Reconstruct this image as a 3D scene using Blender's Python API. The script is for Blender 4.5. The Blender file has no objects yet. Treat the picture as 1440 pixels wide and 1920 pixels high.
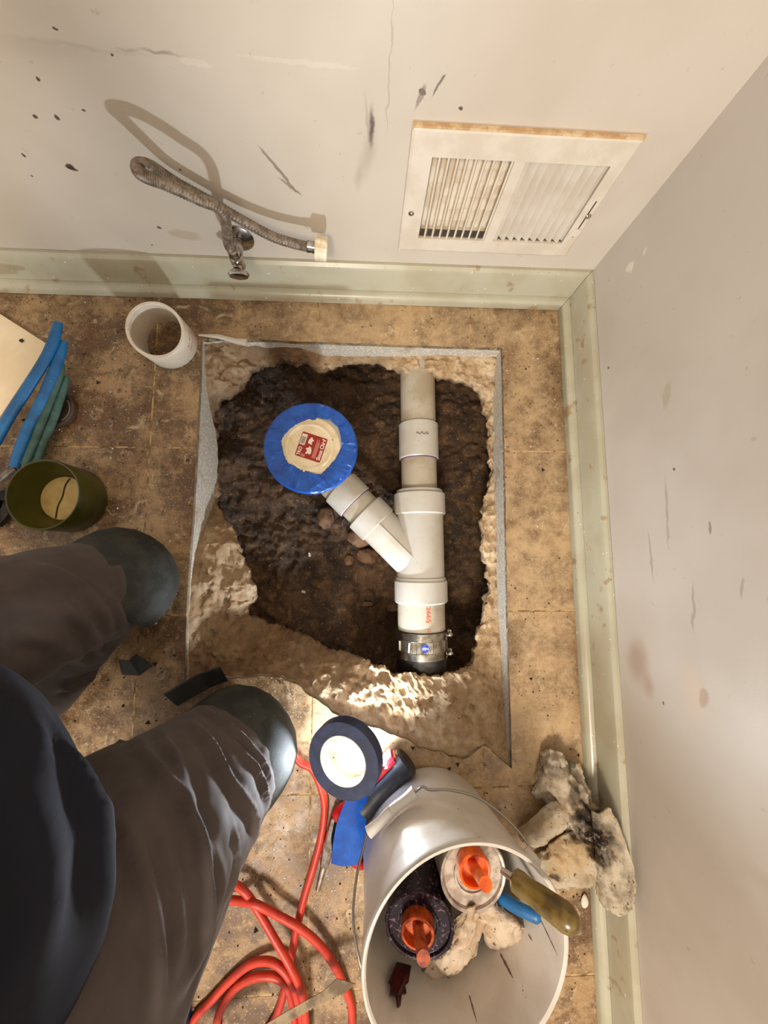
import bpy, bmesh, math, random
import numpy as np
from mathutils import Vector, Matrix, noise, geometry
from mathutils.bvhtree import BVHTree

random.seed(7)
SC = bpy.context.scene
COL = SC.collection

def lin(r, g, b):
    f = lambda c: (c/255/12.92) if c <= 10.3 else ((c/255+.055)/1.055)**2.4
    return (f(r), f(g), f(b), 1)

# ------------------------------------------------------------------ camera
# x = 0 is the right wall, y = 0 the back wall, z = 0 the tile floor (metres)
FPX = 721.0
CR = Matrix(((0.998546, -0.002111, -0.053866), (-0.003591, 0.994407, -0.10555), (0.053788, 0.10559, 0.992954)))
CC = Vector((-0.5032, -0.61586, 0.85))
cam = bpy.data.cameras.new('camera')
cam.sensor_fit = 'HORIZONTAL'; cam.sensor_width = 36; cam.lens = FPX/1440*36
cam.clip_start = .01; cam.clip_end = 50
camo = bpy.data.objects.new('camera', cam); COL.objects.link(camo)
camo.matrix_world = Matrix.Translation(CC) @ CR.to_4x4()
SC.camera = camo

# ------------------------------------------------------------------ light
world = bpy.data.worlds.new('world'); SC.world = world; world.use_nodes = True
world.node_tree.nodes['Background'].inputs[0].default_value = (1.0, .91, .81, 1)
world.node_tree.nodes['Background'].inputs[1].default_value = .90

def area(name, loc, target, size, power, color):
    l = bpy.data.lights.new(name, 'AREA'); l.shape = 'DISK'; l.size = size; l.energy = power; l.color = color
    o = bpy.data.objects.new(name, l); COL.objects.link(o); o.location = loc
    o.rotation_euler = (Vector(target)-Vector(loc)).to_track_quat('-Z', 'Y').to_euler()
    return o
area('ceiling_lamp', (-.92, -2.25, 2.3), (-.4, -.8, 0), .6, 72, (1.0, .87, .72))

vs = SC.view_settings
vs.view_transform = 'Standard'; vs.look = 'None'; vs.gamma = 1; vs.use_curve_mapping = False
vs.exposure = -0.12

# ------------------------------------------------------------------ helpers
def ray(px, py):
    return CR @ Vector(((px-720)/FPX, -(py-960)/FPX, -1))
def F(px, py, z=0.):            # point of height z seen at a pixel
    d = ray(px, py); return CC + d*((z-CC.z)/d.z)
def W(px, py, e=0.):            # point e in front of the back wall
    d = ray(px, py); return CC + d*((-e-CC.y)/d.y)
def X(px, py, e=0.):            # point e in front of the right wall
    d = ray(px, py); return CC + d*((-e-CC.x)/d.x)

ORG = {}
def tag(o, label=None, cat=None, group=None, kind=None):
    if label: o['label'] = label
    if cat: o['category'] = cat
    if group: o['group'] = group
    if kind: o['kind'] = kind
    return o
def thing(name, loc, label, cat, group=None):
    o = bpy.data.objects.new(name, None); COL.objects.link(o); o.location = loc
    o.empty_display_size = .05
    ORG[o] = Vector(loc); return tag(o, label, cat, group)
def obj(name, geo, m, parent=None, smooth=40):
    v, f = geo
    org = ORG[parent] if parent is not None else (Vector((0, 0, 0)))
    me = bpy.data.meshes.new(name)
    va = np.asarray([tuple(p) for p in v], dtype=float) - np.array(org)
    o0 = None
    if parent is None:
        o0 = Vector((va[:, 0].mean(), va[:, 1].mean(), va[:, 2].min())); va = va-np.array(o0)
    me.from_pydata(va.tolist(), [], [tuple(int(i) for i in q) for q in f]); me.update()
    bm = bmesh.new(); bm.from_mesh(me); bmesh.ops.recalc_face_normals(bm, faces=bm.faces); bm.to_mesh(me); bm.free()
    if smooth:
        me.polygons.foreach_set('use_smooth', [True]*len(me.polygons))
        if smooth < 180: me.set_sharp_from_angle(angle=math.radians(smooth))
    me.materials.append(m)
    o = bpy.data.objects.new(name, me); COL.objects.link(o)
    if parent is not None: o.parent = parent; ORG[o] = org
    else: o.location = o0; ORG[o] = o0
    return o
def join(*gs):
    V, Fs = [], []
    for v, f in gs:
        n = len(V); V += [tuple(p) for p in v]; Fs += [tuple(i+n for i in q) for q in f]
    return V, Fs
def xf(g, M): return [tuple(M @ Vector(p)) for p in g[0]], g[1]
def frame(p, axis, ref=(0, 0, 1)):      # matrix whose z runs along axis
    z = Vector(axis).normalized(); r = Vector(ref)
    if abs(z.dot(r.normalized())) > .98: r = Vector((1, 0, 0))
    x = r.cross(z).normalized(); y = z.cross(x)
    M = Matrix((x, y, z)).transposed().to_4x4(); M.translation = Vector(p); return M
def lathe(prof, n=48, closed=True):
    V, Q = [], []; m = len(prof)
    for r, z in prof:
        for k in range(n): a = 2*math.pi*k/n; V.append((r*math.cos(a), r*math.sin(a), z))
    rng = m if closed else m-1
    for i in range(rng):
        j = (i+1) % m
        for k in range(n): Q.append((i*n+k, i*n+(k+1) % n, j*n+(k+1) % n, j*n+k))
    return V, Q
def pipe_seg(a, b, ro, ri=None, n=48, ch=.0015):
    a, b = Vector(a), Vector(b); L = (b-a).length; ri = ri if ri is not None else ro-.006
    return xf(lathe([(ri, 0), (ro-ch, 0), (ro, ch), (ro, L-ch), (ro-ch, L), (ri, L)], n), frame(a, b-a))
def disc(r, z0, z1, n=48, ch=.001):
    V, Q = lathe([(r-ch, z0), (r, z0+ch), (r, z1-ch), (r-ch, z1)], n, False)
    Q.append(tuple(range(n-1, -1, -1))); Q.append(tuple(range(3*n, 4*n))); return V, Q
def solid(prof, n=48):                   # closed body of revolution, flat ends
    V, Q = lathe(prof, n, False); Q.append(tuple(range(n-1, -1, -1))); m = len(prof)
    Q.append(tuple(range((m-1)*n, m*n))); return V, Q
def catmull(pts, k=8, closed=False):
    pts = [Vector(p) for p in pts]; out = []; n = len(pts)
    for i in range(n if closed else n-1):
        if closed: p0, p1, p2, p3 = pts[i-1], pts[i], pts[(i+1) % n], pts[(i+2) % n]
        else: p0, p1, p2, p3 = pts[max(i-1, 0)], pts[i], pts[i+1], pts[min(i+2, n-1)]
        for j in range(k):
            t = j/k
            out.append(.5*((2*p1)+(p2-p0)*t+(2*p0-5*p1+4*p2-p3)*t*t+(3*p1-p0-3*p2+p3)*t**3))
    if not closed: out.append(pts[-1])
    return out
def tube(pts, r, n=12, ref=(0, 0, 1), sx=1., sy=1.):
    pts = [Vector(p) for p in pts]; m = len(pts); V, Q = [], []
    rr = r if hasattr(r, '__len__') else [r]*m
    prev = None
    for i, p in enumerate(pts):
        t = (pts[min(i+1, m-1)]-pts[max(i-1, 0)]).normalized()
        if prev is None:
            rf = Vector(ref)
            if abs(t.dot(rf)) > .95: rf = Vector((1, 0, 0))
            x = rf.cross(t).normalized()
        else: x = (prev-t*prev.dot(t)).normalized()
        prev = x; y = t.cross(x)
        for k in range(n):
            a = 2*math.pi*k/n; V.append(tuple(p+x*(rr[i]*sx*math.cos(a))+y*(rr[i]*sy*math.sin(a))))
    for i in range(m-1):
        for k in range(n): Q.append((i*n+k, i*n+(k+1) % n, (i+1)*n+(k+1) % n, (i+1)*n+k))
    Q.append(tuple(range(n-1, -1, -1))); Q.append(tuple(range((m-1)*n, m*n)))
    return V, Q
def box(sx, sy, sz, bev=0., M=None, seg=2):
    bm = bmesh.new(); bmesh.ops.create_cube(bm, size=1)
    for v in bm.verts: v.co = Vector((v.co.x*sx, v.co.y*sy, v.co.z*sz))
    if bev: bmesh.ops.bevel(bm, geom=bm.edges[:], offset=bev, segments=seg, affect='EDGES')
    g = [tuple(v.co) for v in bm.verts], [tuple(v.index for v in f.verts) for f in bm.faces]; 
    bm.verts.index_update(); g = [tuple(v.co) for v in bm.verts], [tuple(v.index for v in f.verts) for f in bm.faces]; bm.free()
    return xf(g, M) if M else g
def prism(poly, z0, z1, M=None):
    n = len(poly); V = [(p[0], p[1], z0) for p in poly]+[(p[0], p[1], z1) for p in poly]
    Q = [tuple(range(n-1, -1, -1)), tuple(range(n, 2*n))]+[(i, (i+1) % n, n+(i+1) % n, n+i) for i in range(n)]
    return xf((V, Q), M) if M else (V, Q)
def text_geo(s, size, ext=.0002, M=None, bold=0., fit=None):
    c = bpy.data.curves.new('t', 'FONT'); c.body = s; c.size = size; c.extrude = ext; c.offset = bold
    c.align_x = 'CENTER'; c.align_y = 'CENTER'
    o = bpy.data.objects.new('t', c); COL.objects.link(o)
    me = bpy.data.meshes.new_from_object(o.evaluated_get(bpy.context.evaluated_depsgraph_get()))
    g = [tuple(v.co) for v in me.vertices], [tuple(p.vertices) for p in me.polygons]
    bpy.data.objects.remove(o); bpy.data.curves.remove(c); bpy.data.meshes.remove(me)
    if fit:
        a = np.array(g[0]); w = a[:, 0].max()-a[:, 0].min(); h = a[:, 1].max()-a[:, 1].min()
        g = [(x*fit[0]/w, (y)*fit[1]/h, z) for x, y, z in g[0]], g[1]
    return xf(g, M) if M else g
def nz(p, s, seed=0.): return noise.noise(Vector((p[0]*s+seed, p[1]*s-seed*1.7, p[2]*s+seed*.3)))
def fbm(p, s, o=4, seed=0.):
    t, a = 0., 1.
    for _ in range(o): t += a*nz(p, s, seed); s *= 2.1; a *= .5
    return t
def inpoly(x, y, poly):
    c = False; n = len(poly); j = n-1
    for i in range(n):
        xi, yi = poly[i][0], poly[i][1]; xj, yj = poly[j][0], poly[j][1]
        if (yi > y) != (yj > y) and x < (xj-xi)*(y-yi)/(yj-yi)+xi: c = not c
        j = i
    return c

# ------------------------------------------------------------------ materials
class NT:
    def __init__(s, name):
        s.m = bpy.data.materials.new(name); s.m.use_nodes = True; s.t = s.m.node_tree
        s.b = s.t.nodes['Principled BSDF']; s.tc = s.t.nodes.new('ShaderNodeTexCoord')
    def n(s, kind, **kw):
        o = s.t.nodes.new('ShaderNode'+kind)
        for k, v in kw.items(): setattr(o, k, v)
        return o
    def l(s, a, b): s.t.links.new(a, b)
    def noise(s, scale, detail=5, rough=.6, coord=None, out='Fac', dist=0., vec=None):
        o = s.n('TexNoise'); o.inputs['Scale'].default_value = scale; o.inputs['Detail'].default_value = detail
        o.inputs['Roughness'].default_value = rough; o.inputs['Distortion'].default_value = dist
        s.l(vec or s.tc.outputs[coord or 'Object'], o.inputs['Vector']); return o.outputs[out]
    def ramp(s, x, lo, hi, a=0., b=1.):
        o = s.n('MapRange', interpolation_type='SMOOTHSTEP'); s.l(x, o.inputs['Value'])
        o.inputs['From Min'].default_value = lo; o.inputs['From Max'].default_value = hi
        o.inputs['To Min'].default_value = a; o.inputs['To Max'].default_value = b; return o.outputs[0]
    def mix(s, fac, a, b):
        o = s.n('Mix', data_type='RGBA')
        for sock, v in ((o.inputs[0], fac), (o.inputs[6], a), (o.inputs[7], b)):
            if isinstance(v, (tuple, float, int)): sock.default_value = v
            else: s.l(v, sock)
        return o.outputs[2]
    def math(s, op, a, b=None):
        o = s.n('Math', operation=op)
        for i, v in enumerate((a, b)):
            if v is None: continue
            if isinstance(v, (float, int)): o.inputs[i].default_value = v
            else: s.l(v, o.inputs[i])
        return o.outputs[0]
    def bump(s, h, strength, dist=.002, prev=None):
        o = s.n('Bump'); o.inputs['Strength'].default_value = strength; o.inputs['Distance'].default_value = dist
        s.l(h, o.inputs['Height'])
        if prev: s.l(prev, o.inputs['Normal'])
        s.l(o.outputs[0], s.b.inputs['Normal']); return o.outputs[0]
    def blob(s, vec, c, size, rot=(0, 0, 0)):       # soft ellipse around a point
        o = s.n('Mapping', vector_type='TEXTURE'); s.l(vec, o.inputs['Vector'])
        o.inputs['Location'].default_value = c; o.inputs['Rotation'].default_value = rot; o.inputs['Scale'].default_value = size
        g = s.n('TexGradient', gradient_type='SPHERICAL'); s.l(o.outputs[0], g.inputs[0]); return g.outputs['Fac']
    def warp(s, amt, scale, coord='Object'):
        o = s.n('TexNoise'); o.inputs['Scale'].default_value = scale; o.inputs['Detail'].default_value = 3
        s.l(s.tc.outputs[coord], o.inputs['Vector'])
        a = s.n('VectorMath', operation='SUBTRACT'); s.l(o.outputs['Color'], a.inputs[0]); a.inputs[1].default_value = (.5, .5, .5)
        b = s.n('VectorMath', operation='SCALE'); s.l(a.outputs[0], b.inputs[0]); b.inputs['Scale'].default_value = amt
        d = s.n('VectorMath', operation='ADD'); s.l(s.tc.outputs[coord], d.inputs[0]); s.l(b.outputs[0], d.inputs[1])
        return d.outputs[0]
    def set(s, **kw):
        for k, v in kw.items():
            i = s.b.inputs[k.replace('_', ' ')]
            if isinstance(v, (tuple, float, int)): i.default_value = v
            else: s.l(v, i)
        return s

def mat(name, col, rough=.5, metal=0., col2=None, ns=25., lo=.4, hi=.62, bump=0., bs=300., bd=.001, spec=.5, speck=None, **kw):
    t = NT(name); c = col
    if col2: c = t.mix(t.ramp(t.noise(ns), lo, hi), col, col2)
    if speck:
        for sc, th, scol in speck: c = t.mix(t.ramp(t.noise(sc, 2), th, th+.05), c, scol)
    t.set(Base_Color=c, Roughness=rough, Metallic=metal, Specular_IOR_Level=spec, **kw)
    if bump: t.bump(t.noise(bs, 4), bump, bd)
    return t.m

M = {}
M['pvc'] = mat('white_pvc', lin(192, 188, 179), .34, col2=lin(184, 177, 163), ns=14, speck=[(160, .72, lin(120, 100, 75))])
M['pvc_old'] = mat('aged_pvc', lin(184, 176, 159), .38, col2=lin(164, 151, 128), ns=12, speck=[(150, .70, lin(110, 90, 66))])
M['pvc_stub'] = mat('offcut_pvc', lin(226, 216, 200), .35, col2=lin(214, 200, 180), ns=18, speck=[(120, .71, lin(120, 95, 70))])
M['primer'] = mat('purple_primer', lin(92, 50, 120), .4)
M['rubber'] = mat('black_rubber', lin(26, 25, 24), .55, col2=lin(44, 40, 36), ns=30, bump=.2)
M['steel'] = mat('steel', lin(190, 184, 172), .26, 1., col2=lin(150, 142, 128), ns=60)
M['chrome'] = mat('dulled_chrome', lin(196, 190, 182), .2, 1., col2=lin(150, 140, 130), ns=80)
M['braid'] = mat('braided_steel', lin(146, 132, 116), .45, .4, col2=lin(112, 98, 84), ns=120, lo=.4, hi=.6)
M['cream_nut'] = mat('cream_plastic', lin(238, 226, 200), .4, col2=lin(214, 196, 160), ns=60)
M['blue_tape'] = mat('blue_masking_tape', lin(26, 92, 190), .28, col2=lin(20, 76, 168), ns=30, bump=.15, bs=900)
M['blue_roll'] = mat('blue_tape_side', lin(38, 46, 74), .6, col2=lin(48, 58, 92), ns=40, bump=.2, bs=500)
M['tape_core'] = mat('cardboard_core', lin(232, 230, 226), .7, col2=lin(205, 203, 200), ns=120)
M['cap'] = mat('cream_cap', lin(240, 224, 190), .42, col2=lin(228, 208, 170), ns=30, speck=[(90, .72, lin(150, 130, 100))])
M['red_print'] = mat('red_label', lin(158, 30, 20), .45)
M['pink_print'] = mat('pink_print', lin(226, 170, 150), .5)
M['white_print'] = mat('white_print', lin(238, 226, 210), .5)
M['black_print'] = mat('black_print', lin(40, 36, 34), .5)
M['grey_print'] = mat('grey_print', lin(140, 138, 134), .5)
M['red_ink'] = mat('red_ink', lin(214, 96, 66), .5)
M['navy_print'] = mat('navy_badge', lin(36, 56, 150), .4)
M['vent'] = mat('vent_paint', lin(216, 206, 190), .38, col2=lin(206, 194, 176), ns=18, bump=.05, bs=500)
M['rust'] = mat('vent_edge', lin(190, 150, 104), .5, col2=lin(214, 190, 150), ns=60)
M['damper'] = mat('damper_blade', lin(226, 212, 190), .4, col2=lin(206, 186, 156), ns=30)
M['duct'] = mat('duct_dark', lin(90, 84, 78), .7)
M['blue_grip'] = mat('blue_grip', lin(24, 106, 168), .42, col2=lin(20, 86, 138), ns=22, speck=[(60, .70, lin(110, 120, 120))])
M['green_grip'] = mat('green_grip', lin(64, 98, 92), .5, col2=lin(46, 76, 66), ns=30, speck=[(80, .68, lin(100, 104, 84))])
M['grey_metal'] = mat('tool_metal', lin(126, 118, 112), .4, .6, col2=lin(96, 84, 78), ns=60)
M['black_metal'] = mat('black_metal', lin(30, 27, 25), .35, .6, col2=lin(60, 52, 46), ns=60)
M['board'] = mat('white_board', lin(232, 214, 182), .6, col2=lin(222, 202, 168), ns=10)
M['olive'] = mat('olive_plastic', lin(76, 74, 22), .3, col2=lin(60, 60, 18), ns=12, Transmission_Weight=.0)
M['tan_fill'] = mat('tan_fill', lin(206, 176, 104), .45, col2=lin(190, 158, 86), ns=30, speck=[(70, .72, lin(120, 90, 40))])
M['hair_line'] = mat('dark_line', lin(70, 48, 22), .6)
M['brown_lid'] = mat('dark_brown_plastic', lin(56, 42, 32), .4, col2=lin(72, 54, 42), ns=30)
M['bucket'] = mat('bucket_plastic', lin(214, 208, 200), .32, col2=lin(204, 196, 186), ns=14, speck=[(70, .735, lin(120, 100, 90))], Subsurface_Weight=.15, Subsurface_Radius=(.02, .018, .015))
M['drip'] = mat('purple_drip', lin(128, 92, 96), .4, col2=lin(98, 60, 70), ns=80)
M['grip_white'] = mat('grip_plastic', lin(226, 222, 216), .4)
M['wire'] = mat('bail_wire', lin(158, 154, 146), .3, .9)
M['dark_can'] = mat('stained_can', lin(30, 18, 28), .25, .4, col2=lin(120, 90, 104), ns=180, lo=.56, hi=.66)
M['clear_can'] = mat('tin_lid', lin(186, 176, 162), .35, .4, col2=lin(150, 134, 122), ns=60)
M['can_side'] = mat('can_side', lin(206, 200, 196), .3, .6, col2=lin(150, 140, 140), ns=40)
M['orange'] = mat('orange_plastic', lin(238, 106, 26), .35, col2=lin(206, 78, 14), ns=50)
M['orange_dark'] = mat('stained_orange', lin(196, 84, 24), .35, col2=lin(120, 42, 14), ns=60)
M['maroon'] = mat('maroon_plastic', lin(78, 12, 16), .3, col2=lin(40, 6, 10), ns=60)
M['amber'] = mat('amber_handle', lin(120, 98, 44), .28, col2=lin(84, 66, 30), ns=40, speck=[(90, .68, lin(60, 48, 24))])
M['hose'] = mat('red_hose', lin(206, 62, 40), .42, col2=lin(182, 50, 34), ns=30, speck=[(160, .70, lin(150, 120, 96))])
M['red_plastic'] = mat('red_plastic', lin(176, 16, 28), .35)
M['black_plastic'] = mat('black_plastic', lin(24, 24, 27), .45, col2=lin(36, 36, 40), ns=60, bump=.2)
M['saw'] = mat('saw_blade', lin(136, 118, 92), .4, .5, col2=lin(96, 80, 60), ns=40)
M['blue_box'] = mat('blue_box', lin(30, 96, 158), .5, col2=lin(24, 80, 140), ns=20)
M['pants'] = mat('brown_grey_cloth', lin(82, 72, 70), .85, col2=lin(70, 61, 59), ns=9, bump=.25, bs=1200, bd=.0006, speck=[(420, .78, lin(150, 136, 120))], Sheen_Weight=.1)
M['shirt'] = mat('navy_cloth', lin(9, 13, 33), .9, col2=lin(6, 9, 22), ns=8, bump=.25, bs=1200, bd=.0006, Sheen_Weight=.0)
M['pad'] = mat('knee_pad_rubber', lin(34, 36, 34), .7, col2=lin(52, 53, 48), ns=26, bump=.25, bs=240, speck=[(200, .70, lin(110, 104, 94))])
M['skin'] = mat('skin', lin(196, 148, 122), .5, col2=lin(184, 132, 108), ns=30)
M['hair'] = mat('hair', lin(44, 32, 24), .6)
M['rivet'] = mat('rivet', lin(200, 196, 186), .35, .3)
M['led'] = NT('led_panel').set(Base_Color=lin(255, 255, 255), Emission_Color=(.85, .93, 1, 1), Emission_Strength=110.).m
M['rock'] = mat('rubble', lin(122, 92, 66), .85, col2=lin(84, 58, 38), ns=40, bump=.6, bs=200, bd=.003)
M['chip_white'] = mat('plaster_chip', lin(214, 204, 190), .8)
M['grit'] = mat('dark_grit', lin(40, 30, 22), .9, col2=lin(70, 52, 36), ns=90)
M['grit_white'] = mat('pale_grit', lin(214, 200, 180), .6)

def wall_mat(name, marks, base, base2, warp=.02, axis='xz'):
    t = NT(name)
    c = t.mix(t.ramp(t.noise(3.2, 3), .38, .65), base, base2)
    c = t.mix(t.math('MULTIPLY', t.ramp(t.noise(60, 4), .66, .72), .35), c, lin(150, 132, 108))
    wv = t.warp(warp, 55)
    for (c0, size, rot, colr, amt, lo, hi) in marks:
        k = t.ramp(t.blob(wv, c0, size, rot), lo, hi, 0, amt)
        c = t.mix(k, c, colr)
    t.set(Base_Color=c, Roughness=.42, Specular_IOR_Level=.4)
    b = t.bump(t.noise(420, 3), .10, .0008)
    t.bump(t.noise(14, 3), .12, .004, b)
    return t.m
DK, SM, PALE = lin(58, 44, 34), lin(128, 112, 94), lin(228, 218, 204)
bmarks = []
def bm_(px, py, sx, sz, rot=0., col=DK, amt=.9, lo=.1, hi=.45):
    p = W(px, py); bmarks.append(((p.x, 0, p.z), (sx, .2, sz), (0, rot, 0), col, amt, lo, hi))
for px, py, s in ((65, 218, .004), (105, 219, .005), (73, 150, .004), (46, 292, .004), (130, 312, .008), (60, 330, .003), (157, 208, .003), (338, 318, .003), (298, 427, .004), (210, 101, .003), (285, 460, .003), (102, 52, .003), (865, 203, .004), (793, 172, .006)):
    bm_(px, py, s, s*.9)
bm_(135, 316, .012, .004, .4)
bm_(697, 240, .005, .038, 0, DK, .85, 0., .8); bm_(690, 290, .016, .06, .2, SM, .3, 0., 1.); bm_(672, 330, .010, .04, .1, SM, .3, 0., 1.); bm_(690, 230, .004, .05, -.1, SM, .4, 0., 1.)
bm_(524, 320, .0035, .06, -.55, SM, .8); bm_(545, 350, .0035, .03, -.8, SM, .7)
bm_(823, 160, .0025, .018, .5, DK, .7); bm_(790, 180, .004, .02, .35, SM, .7)
bm_(300, 98, .035, .0035, .08, SM, .6, .0, .9); bm_(240, 93, .02, .003, .08, SM, .4, .0, .9); bm_(90, 92, .09, .016, .05, SM, .14, 0., 1.); bm_(150, 88, .12, .004, .06, SM, .2, 0., 1.)
bm_(365, 118, .028, .005, .1, PALE, .3); bm_(560, 116, .10, .004, .04, PALE, .25)
bm_(345, 440, .04, .016, .1, lin(176, 162, 140), .8); bm_(985, 464, .008, .03, .35, lin(176, 150, 130), .5)
bm_(730, 140, .0015, .1, 0, SM, .35)
M['wall_back'] = wall_mat('painted_wall_back', bmarks, lin(202, 192, 178), lin(194, 183, 167), .012)
rmarks = []
def rm_(px, py, sy, sz, rot=0., col=DK, amt=.8, lo=.1, hi=.5):
    p = X(px, py); rmarks.append(((0, p.y, p.z), (.2, sy, sz), (rot, 0, 0), col, amt, lo, hi))
rm_(1195, 1240, .06, .04, .2, lin(150, 118, 92), .55, 0., .8); rm_(1300, 1300, .055, .03, 0, lin(206, 186, 164), .6, 0., .8); rm_(1320, 1310, .02, .012, .4, lin(168, 138, 110), .6); rm_(1215, 1285, .03, .02, .1, lin(160, 126, 96), .5, 0., .9); rm_(1185, 500, .016, .006, .5, PALE, .9); rm_(1210, 470, .010, .004, .5, PALE, .7)
rm_(1250, 740, .03, .012, .3, lin(176, 166, 140), .7); rm_(1180, 500, .01, .014, .2, PALE, .9)
rm_(1250, 960, .08, .004, .05, SM, .35); rm_(1220, 1040, .06, .003, -.05, SM, .4); rm_(1300, 1140, .05, .004, .1, SM, .4); rm_(1330, 990, .012, .003, .1, DK, .5)
rm_(1140, 690, .004, .004); rm_(1262, 880, .003, .003); rm_(1245, 1320, .003, .003); rm_(1390, 1100, .02, .003, .2, SM, .4)
M['wall_right'] = wall_mat('painted_wall_right', rmarks, lin(198, 189, 178), lin(190, 180, 168), .012)

t = NT('baseboard_paint')
c = t.mix(t.ramp(t.noise(9, 3), .4, .65), lin(180, 176, 154), lin(172, 164, 140))
c = t.mix(t.ramp(t.noise(26, 5), .60, .70, 0, .75), c, lin(150, 122, 84))
c = t.mix(t.ramp(t.noise(150, 3), .70, .74), c, lin(80, 58, 40))
c = t.mix(t.ramp(t.noise(110, 2), .72, .75), c, lin(226, 220, 200))
t.set(Base_Color=c, Roughness=.28); M['base'] = t.m

t = NT('tile_floor')
g = t.tc.outputs['Object']
c = t.mix(t.ramp(t.noise(5.5, 8, .75), .41, .58), lin(96, 68, 42), lin(170, 140, 102))
c = t.mix(t.ramp(t.noise(13, 8, .8), .48, .60, 0, .85), c, lin(100, 78, 54))
c = t.mix(t.ramp(t.noise(7, 8, .8, dist=.8), .52, .70, 0, .55), c, lin(138, 90, 48))
c = t.mix(t.ramp(t.noise(26, 8, .8, dist=.6), .54, .68, 0, .8), c, lin(206, 182, 146))
c = t.mix(t.ramp(t.noise(38, 8, .8), .57, .68, 0, .9), c, lin(66, 48, 34))
c = t.mix(t.ramp(t.noise(95, 5, .8), .60, .70, 0, .7), c, lin(84, 62, 42))
c = t.mix(t.ramp(t.noise(300, 2), .66, .70), c, lin(222, 204, 174))
c = t.mix(t.ramp(t.noise(150, 2), .70, .73), c, lin(40, 30, 22))
wv_ = t.warp(.10, 14)                    # concrete dust along the saw cuts; also paints strong light onto the right strip
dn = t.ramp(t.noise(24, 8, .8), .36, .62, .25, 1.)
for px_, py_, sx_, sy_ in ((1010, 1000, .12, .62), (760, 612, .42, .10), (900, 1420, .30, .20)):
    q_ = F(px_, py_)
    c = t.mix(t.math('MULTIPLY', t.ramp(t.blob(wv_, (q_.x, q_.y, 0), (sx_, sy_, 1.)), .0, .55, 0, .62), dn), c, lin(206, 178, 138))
r_ = t.ramp(t.noise(22, 4), .35, .65, .34, .62)
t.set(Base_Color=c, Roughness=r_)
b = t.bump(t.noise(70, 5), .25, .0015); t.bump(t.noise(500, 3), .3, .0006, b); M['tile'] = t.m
M['grout'] = mat('grout', lin(196, 164, 116), .8, col2=lin(120, 94, 64), ns=40, bump=.3)

t = NT('saw_cut_concrete')
vo = t.n('TexVoronoi'); vo.inputs['Scale'].default_value = 150; t.l(t.tc.outputs['Object'], vo.inputs['Vector'])
c = t.mix(t.ramp(vo.outputs['Distance'], .25, .5), lin(208, 196, 178), lin(176, 168, 154))
c = t.mix(t.ramp(t.noise(12, 5), .55, .68, 0, .8), c, lin(150, 124, 92))
c = t.mix(t.ramp(t.noise(120, 3), .70, .74), c, lin(90, 76, 62))
t.set(Base_Color=c, Roughness=.75); M['cut'] = t.m

t = NT('broken_concrete')
at = t.n('Attribute'); at.attribute_name = 'dirt'
c = t.mix(t.ramp(t.noise(22, 6, .7), .38, .66), lin(164, 134, 98), lin(200, 176, 142))
c = t.mix(t.ramp(t.noise(38, 6, .8), .56, .68, 0, .9), c, lin(128, 98, 66))
c = t.mix(t.ramp(t.noise(120, 4), .66, .72, 0, .9), c, lin(74, 54, 36))
c = t.mix(t.math('MULTIPLY', at.outputs['Fac'], t.ramp(t.noise(17, 5), .25, .5, .6, 1.)), c, t.mix(t.ramp(t.noise(60, 5), .4, .7), lin(96, 68, 44), lin(128, 96, 64)))
t.set(Base_Color=c, Roughness=.85)
b = t.bump(t.noise(55, 6, .7), .7, .006); t.bump(t.noise(260, 5), .6, .002, b); M['concrete'] = t.m

t = NT('wet_soil')
c = t.mix(t.ramp(t.noise(9, 8, .75), .38, .62), lin(54, 38, 25), lin(104, 76, 50))
c = t.mix(t.ramp(t.noise(36, 8, .8), .52, .66, 0, .9), c, lin(134, 104, 72))
c = t.mix(t.ramp(t.noise(60, 6, .8), .56, .66, 0, .9), c, lin(36, 25, 17))
c = t.mix(t.ramp(t.noise(240, 2), .68, .71, 0, .95), c, lin(206, 182, 148))  # pale specks paint the wet glints into the soil colour
t.set(Base_Color=c, Roughness=t.ramp(t.noise(40, 4), .35, .65, .42, .85))
b = t.bump(t.noise(80, 6, .75), .7, .006); t.bump(t.noise(320, 4), .7, .002, b); M['soil'] = t.m

# ------------------------------------------------------------------ room shell
def struct(o): o['kind'] = 'structure'; return o
wo = (-.402, -.1085, .164, .326)       # duct opening behind the register
def wall_with_hole(x0, x1, z0, z1, t, h):
    V, Q = [], []
    for y in (0, t):
        V += [(x0, y, z0), (x1, y, z0), (x1, y, z1), (x0, y, z1), (h[0], y, h[2]), (h[1], y, h[2]), (h[1], y, h[3]), (h[0], y, h[3])]
    for o in (0, 8):
        for k in range(4): Q.append((o+k, o+(k+1) % 4, o+4+(k+1) % 4, o+4+k))
    for k in range(4):
        Q.append((k, (k+1) % 4, 8+(k+1) % 4, 8+k)); Q.append((4+k, 4+(k+1) % 4, 12+(k+1) % 4, 12+k))
    return V, Q
wb = struct(obj('wall_back', wall_with_hole(-2.6, .1, -.3, 2.5, .1, wo), M['wall_back'], None, 0))
wr = struct(obj('wall_right', ([(0, 0, -.3), (0, -3, -.3), (0, -3, 2.5), (0, 0, 2.5), (.1, 0, -.3), (.1, -3, -.3), (.1, -3, 2.5), (.1, 0, 2.5)],
     [(0, 1, 2, 3), (4, 7, 6, 5), (0, 4, 5, 1), (3, 2, 6, 7), (0, 3, 7, 4), (1, 5, 6, 2)]), M['wall_right'], None, 0))
for o in (wb, wr):         # keep world coordinates for the marks
    d = o.location.copy(); o.data.transform(Matrix.Translation(d)); o.location = (0, 0, 0); ORG[o] = Vector((0, 0, 0))

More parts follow.
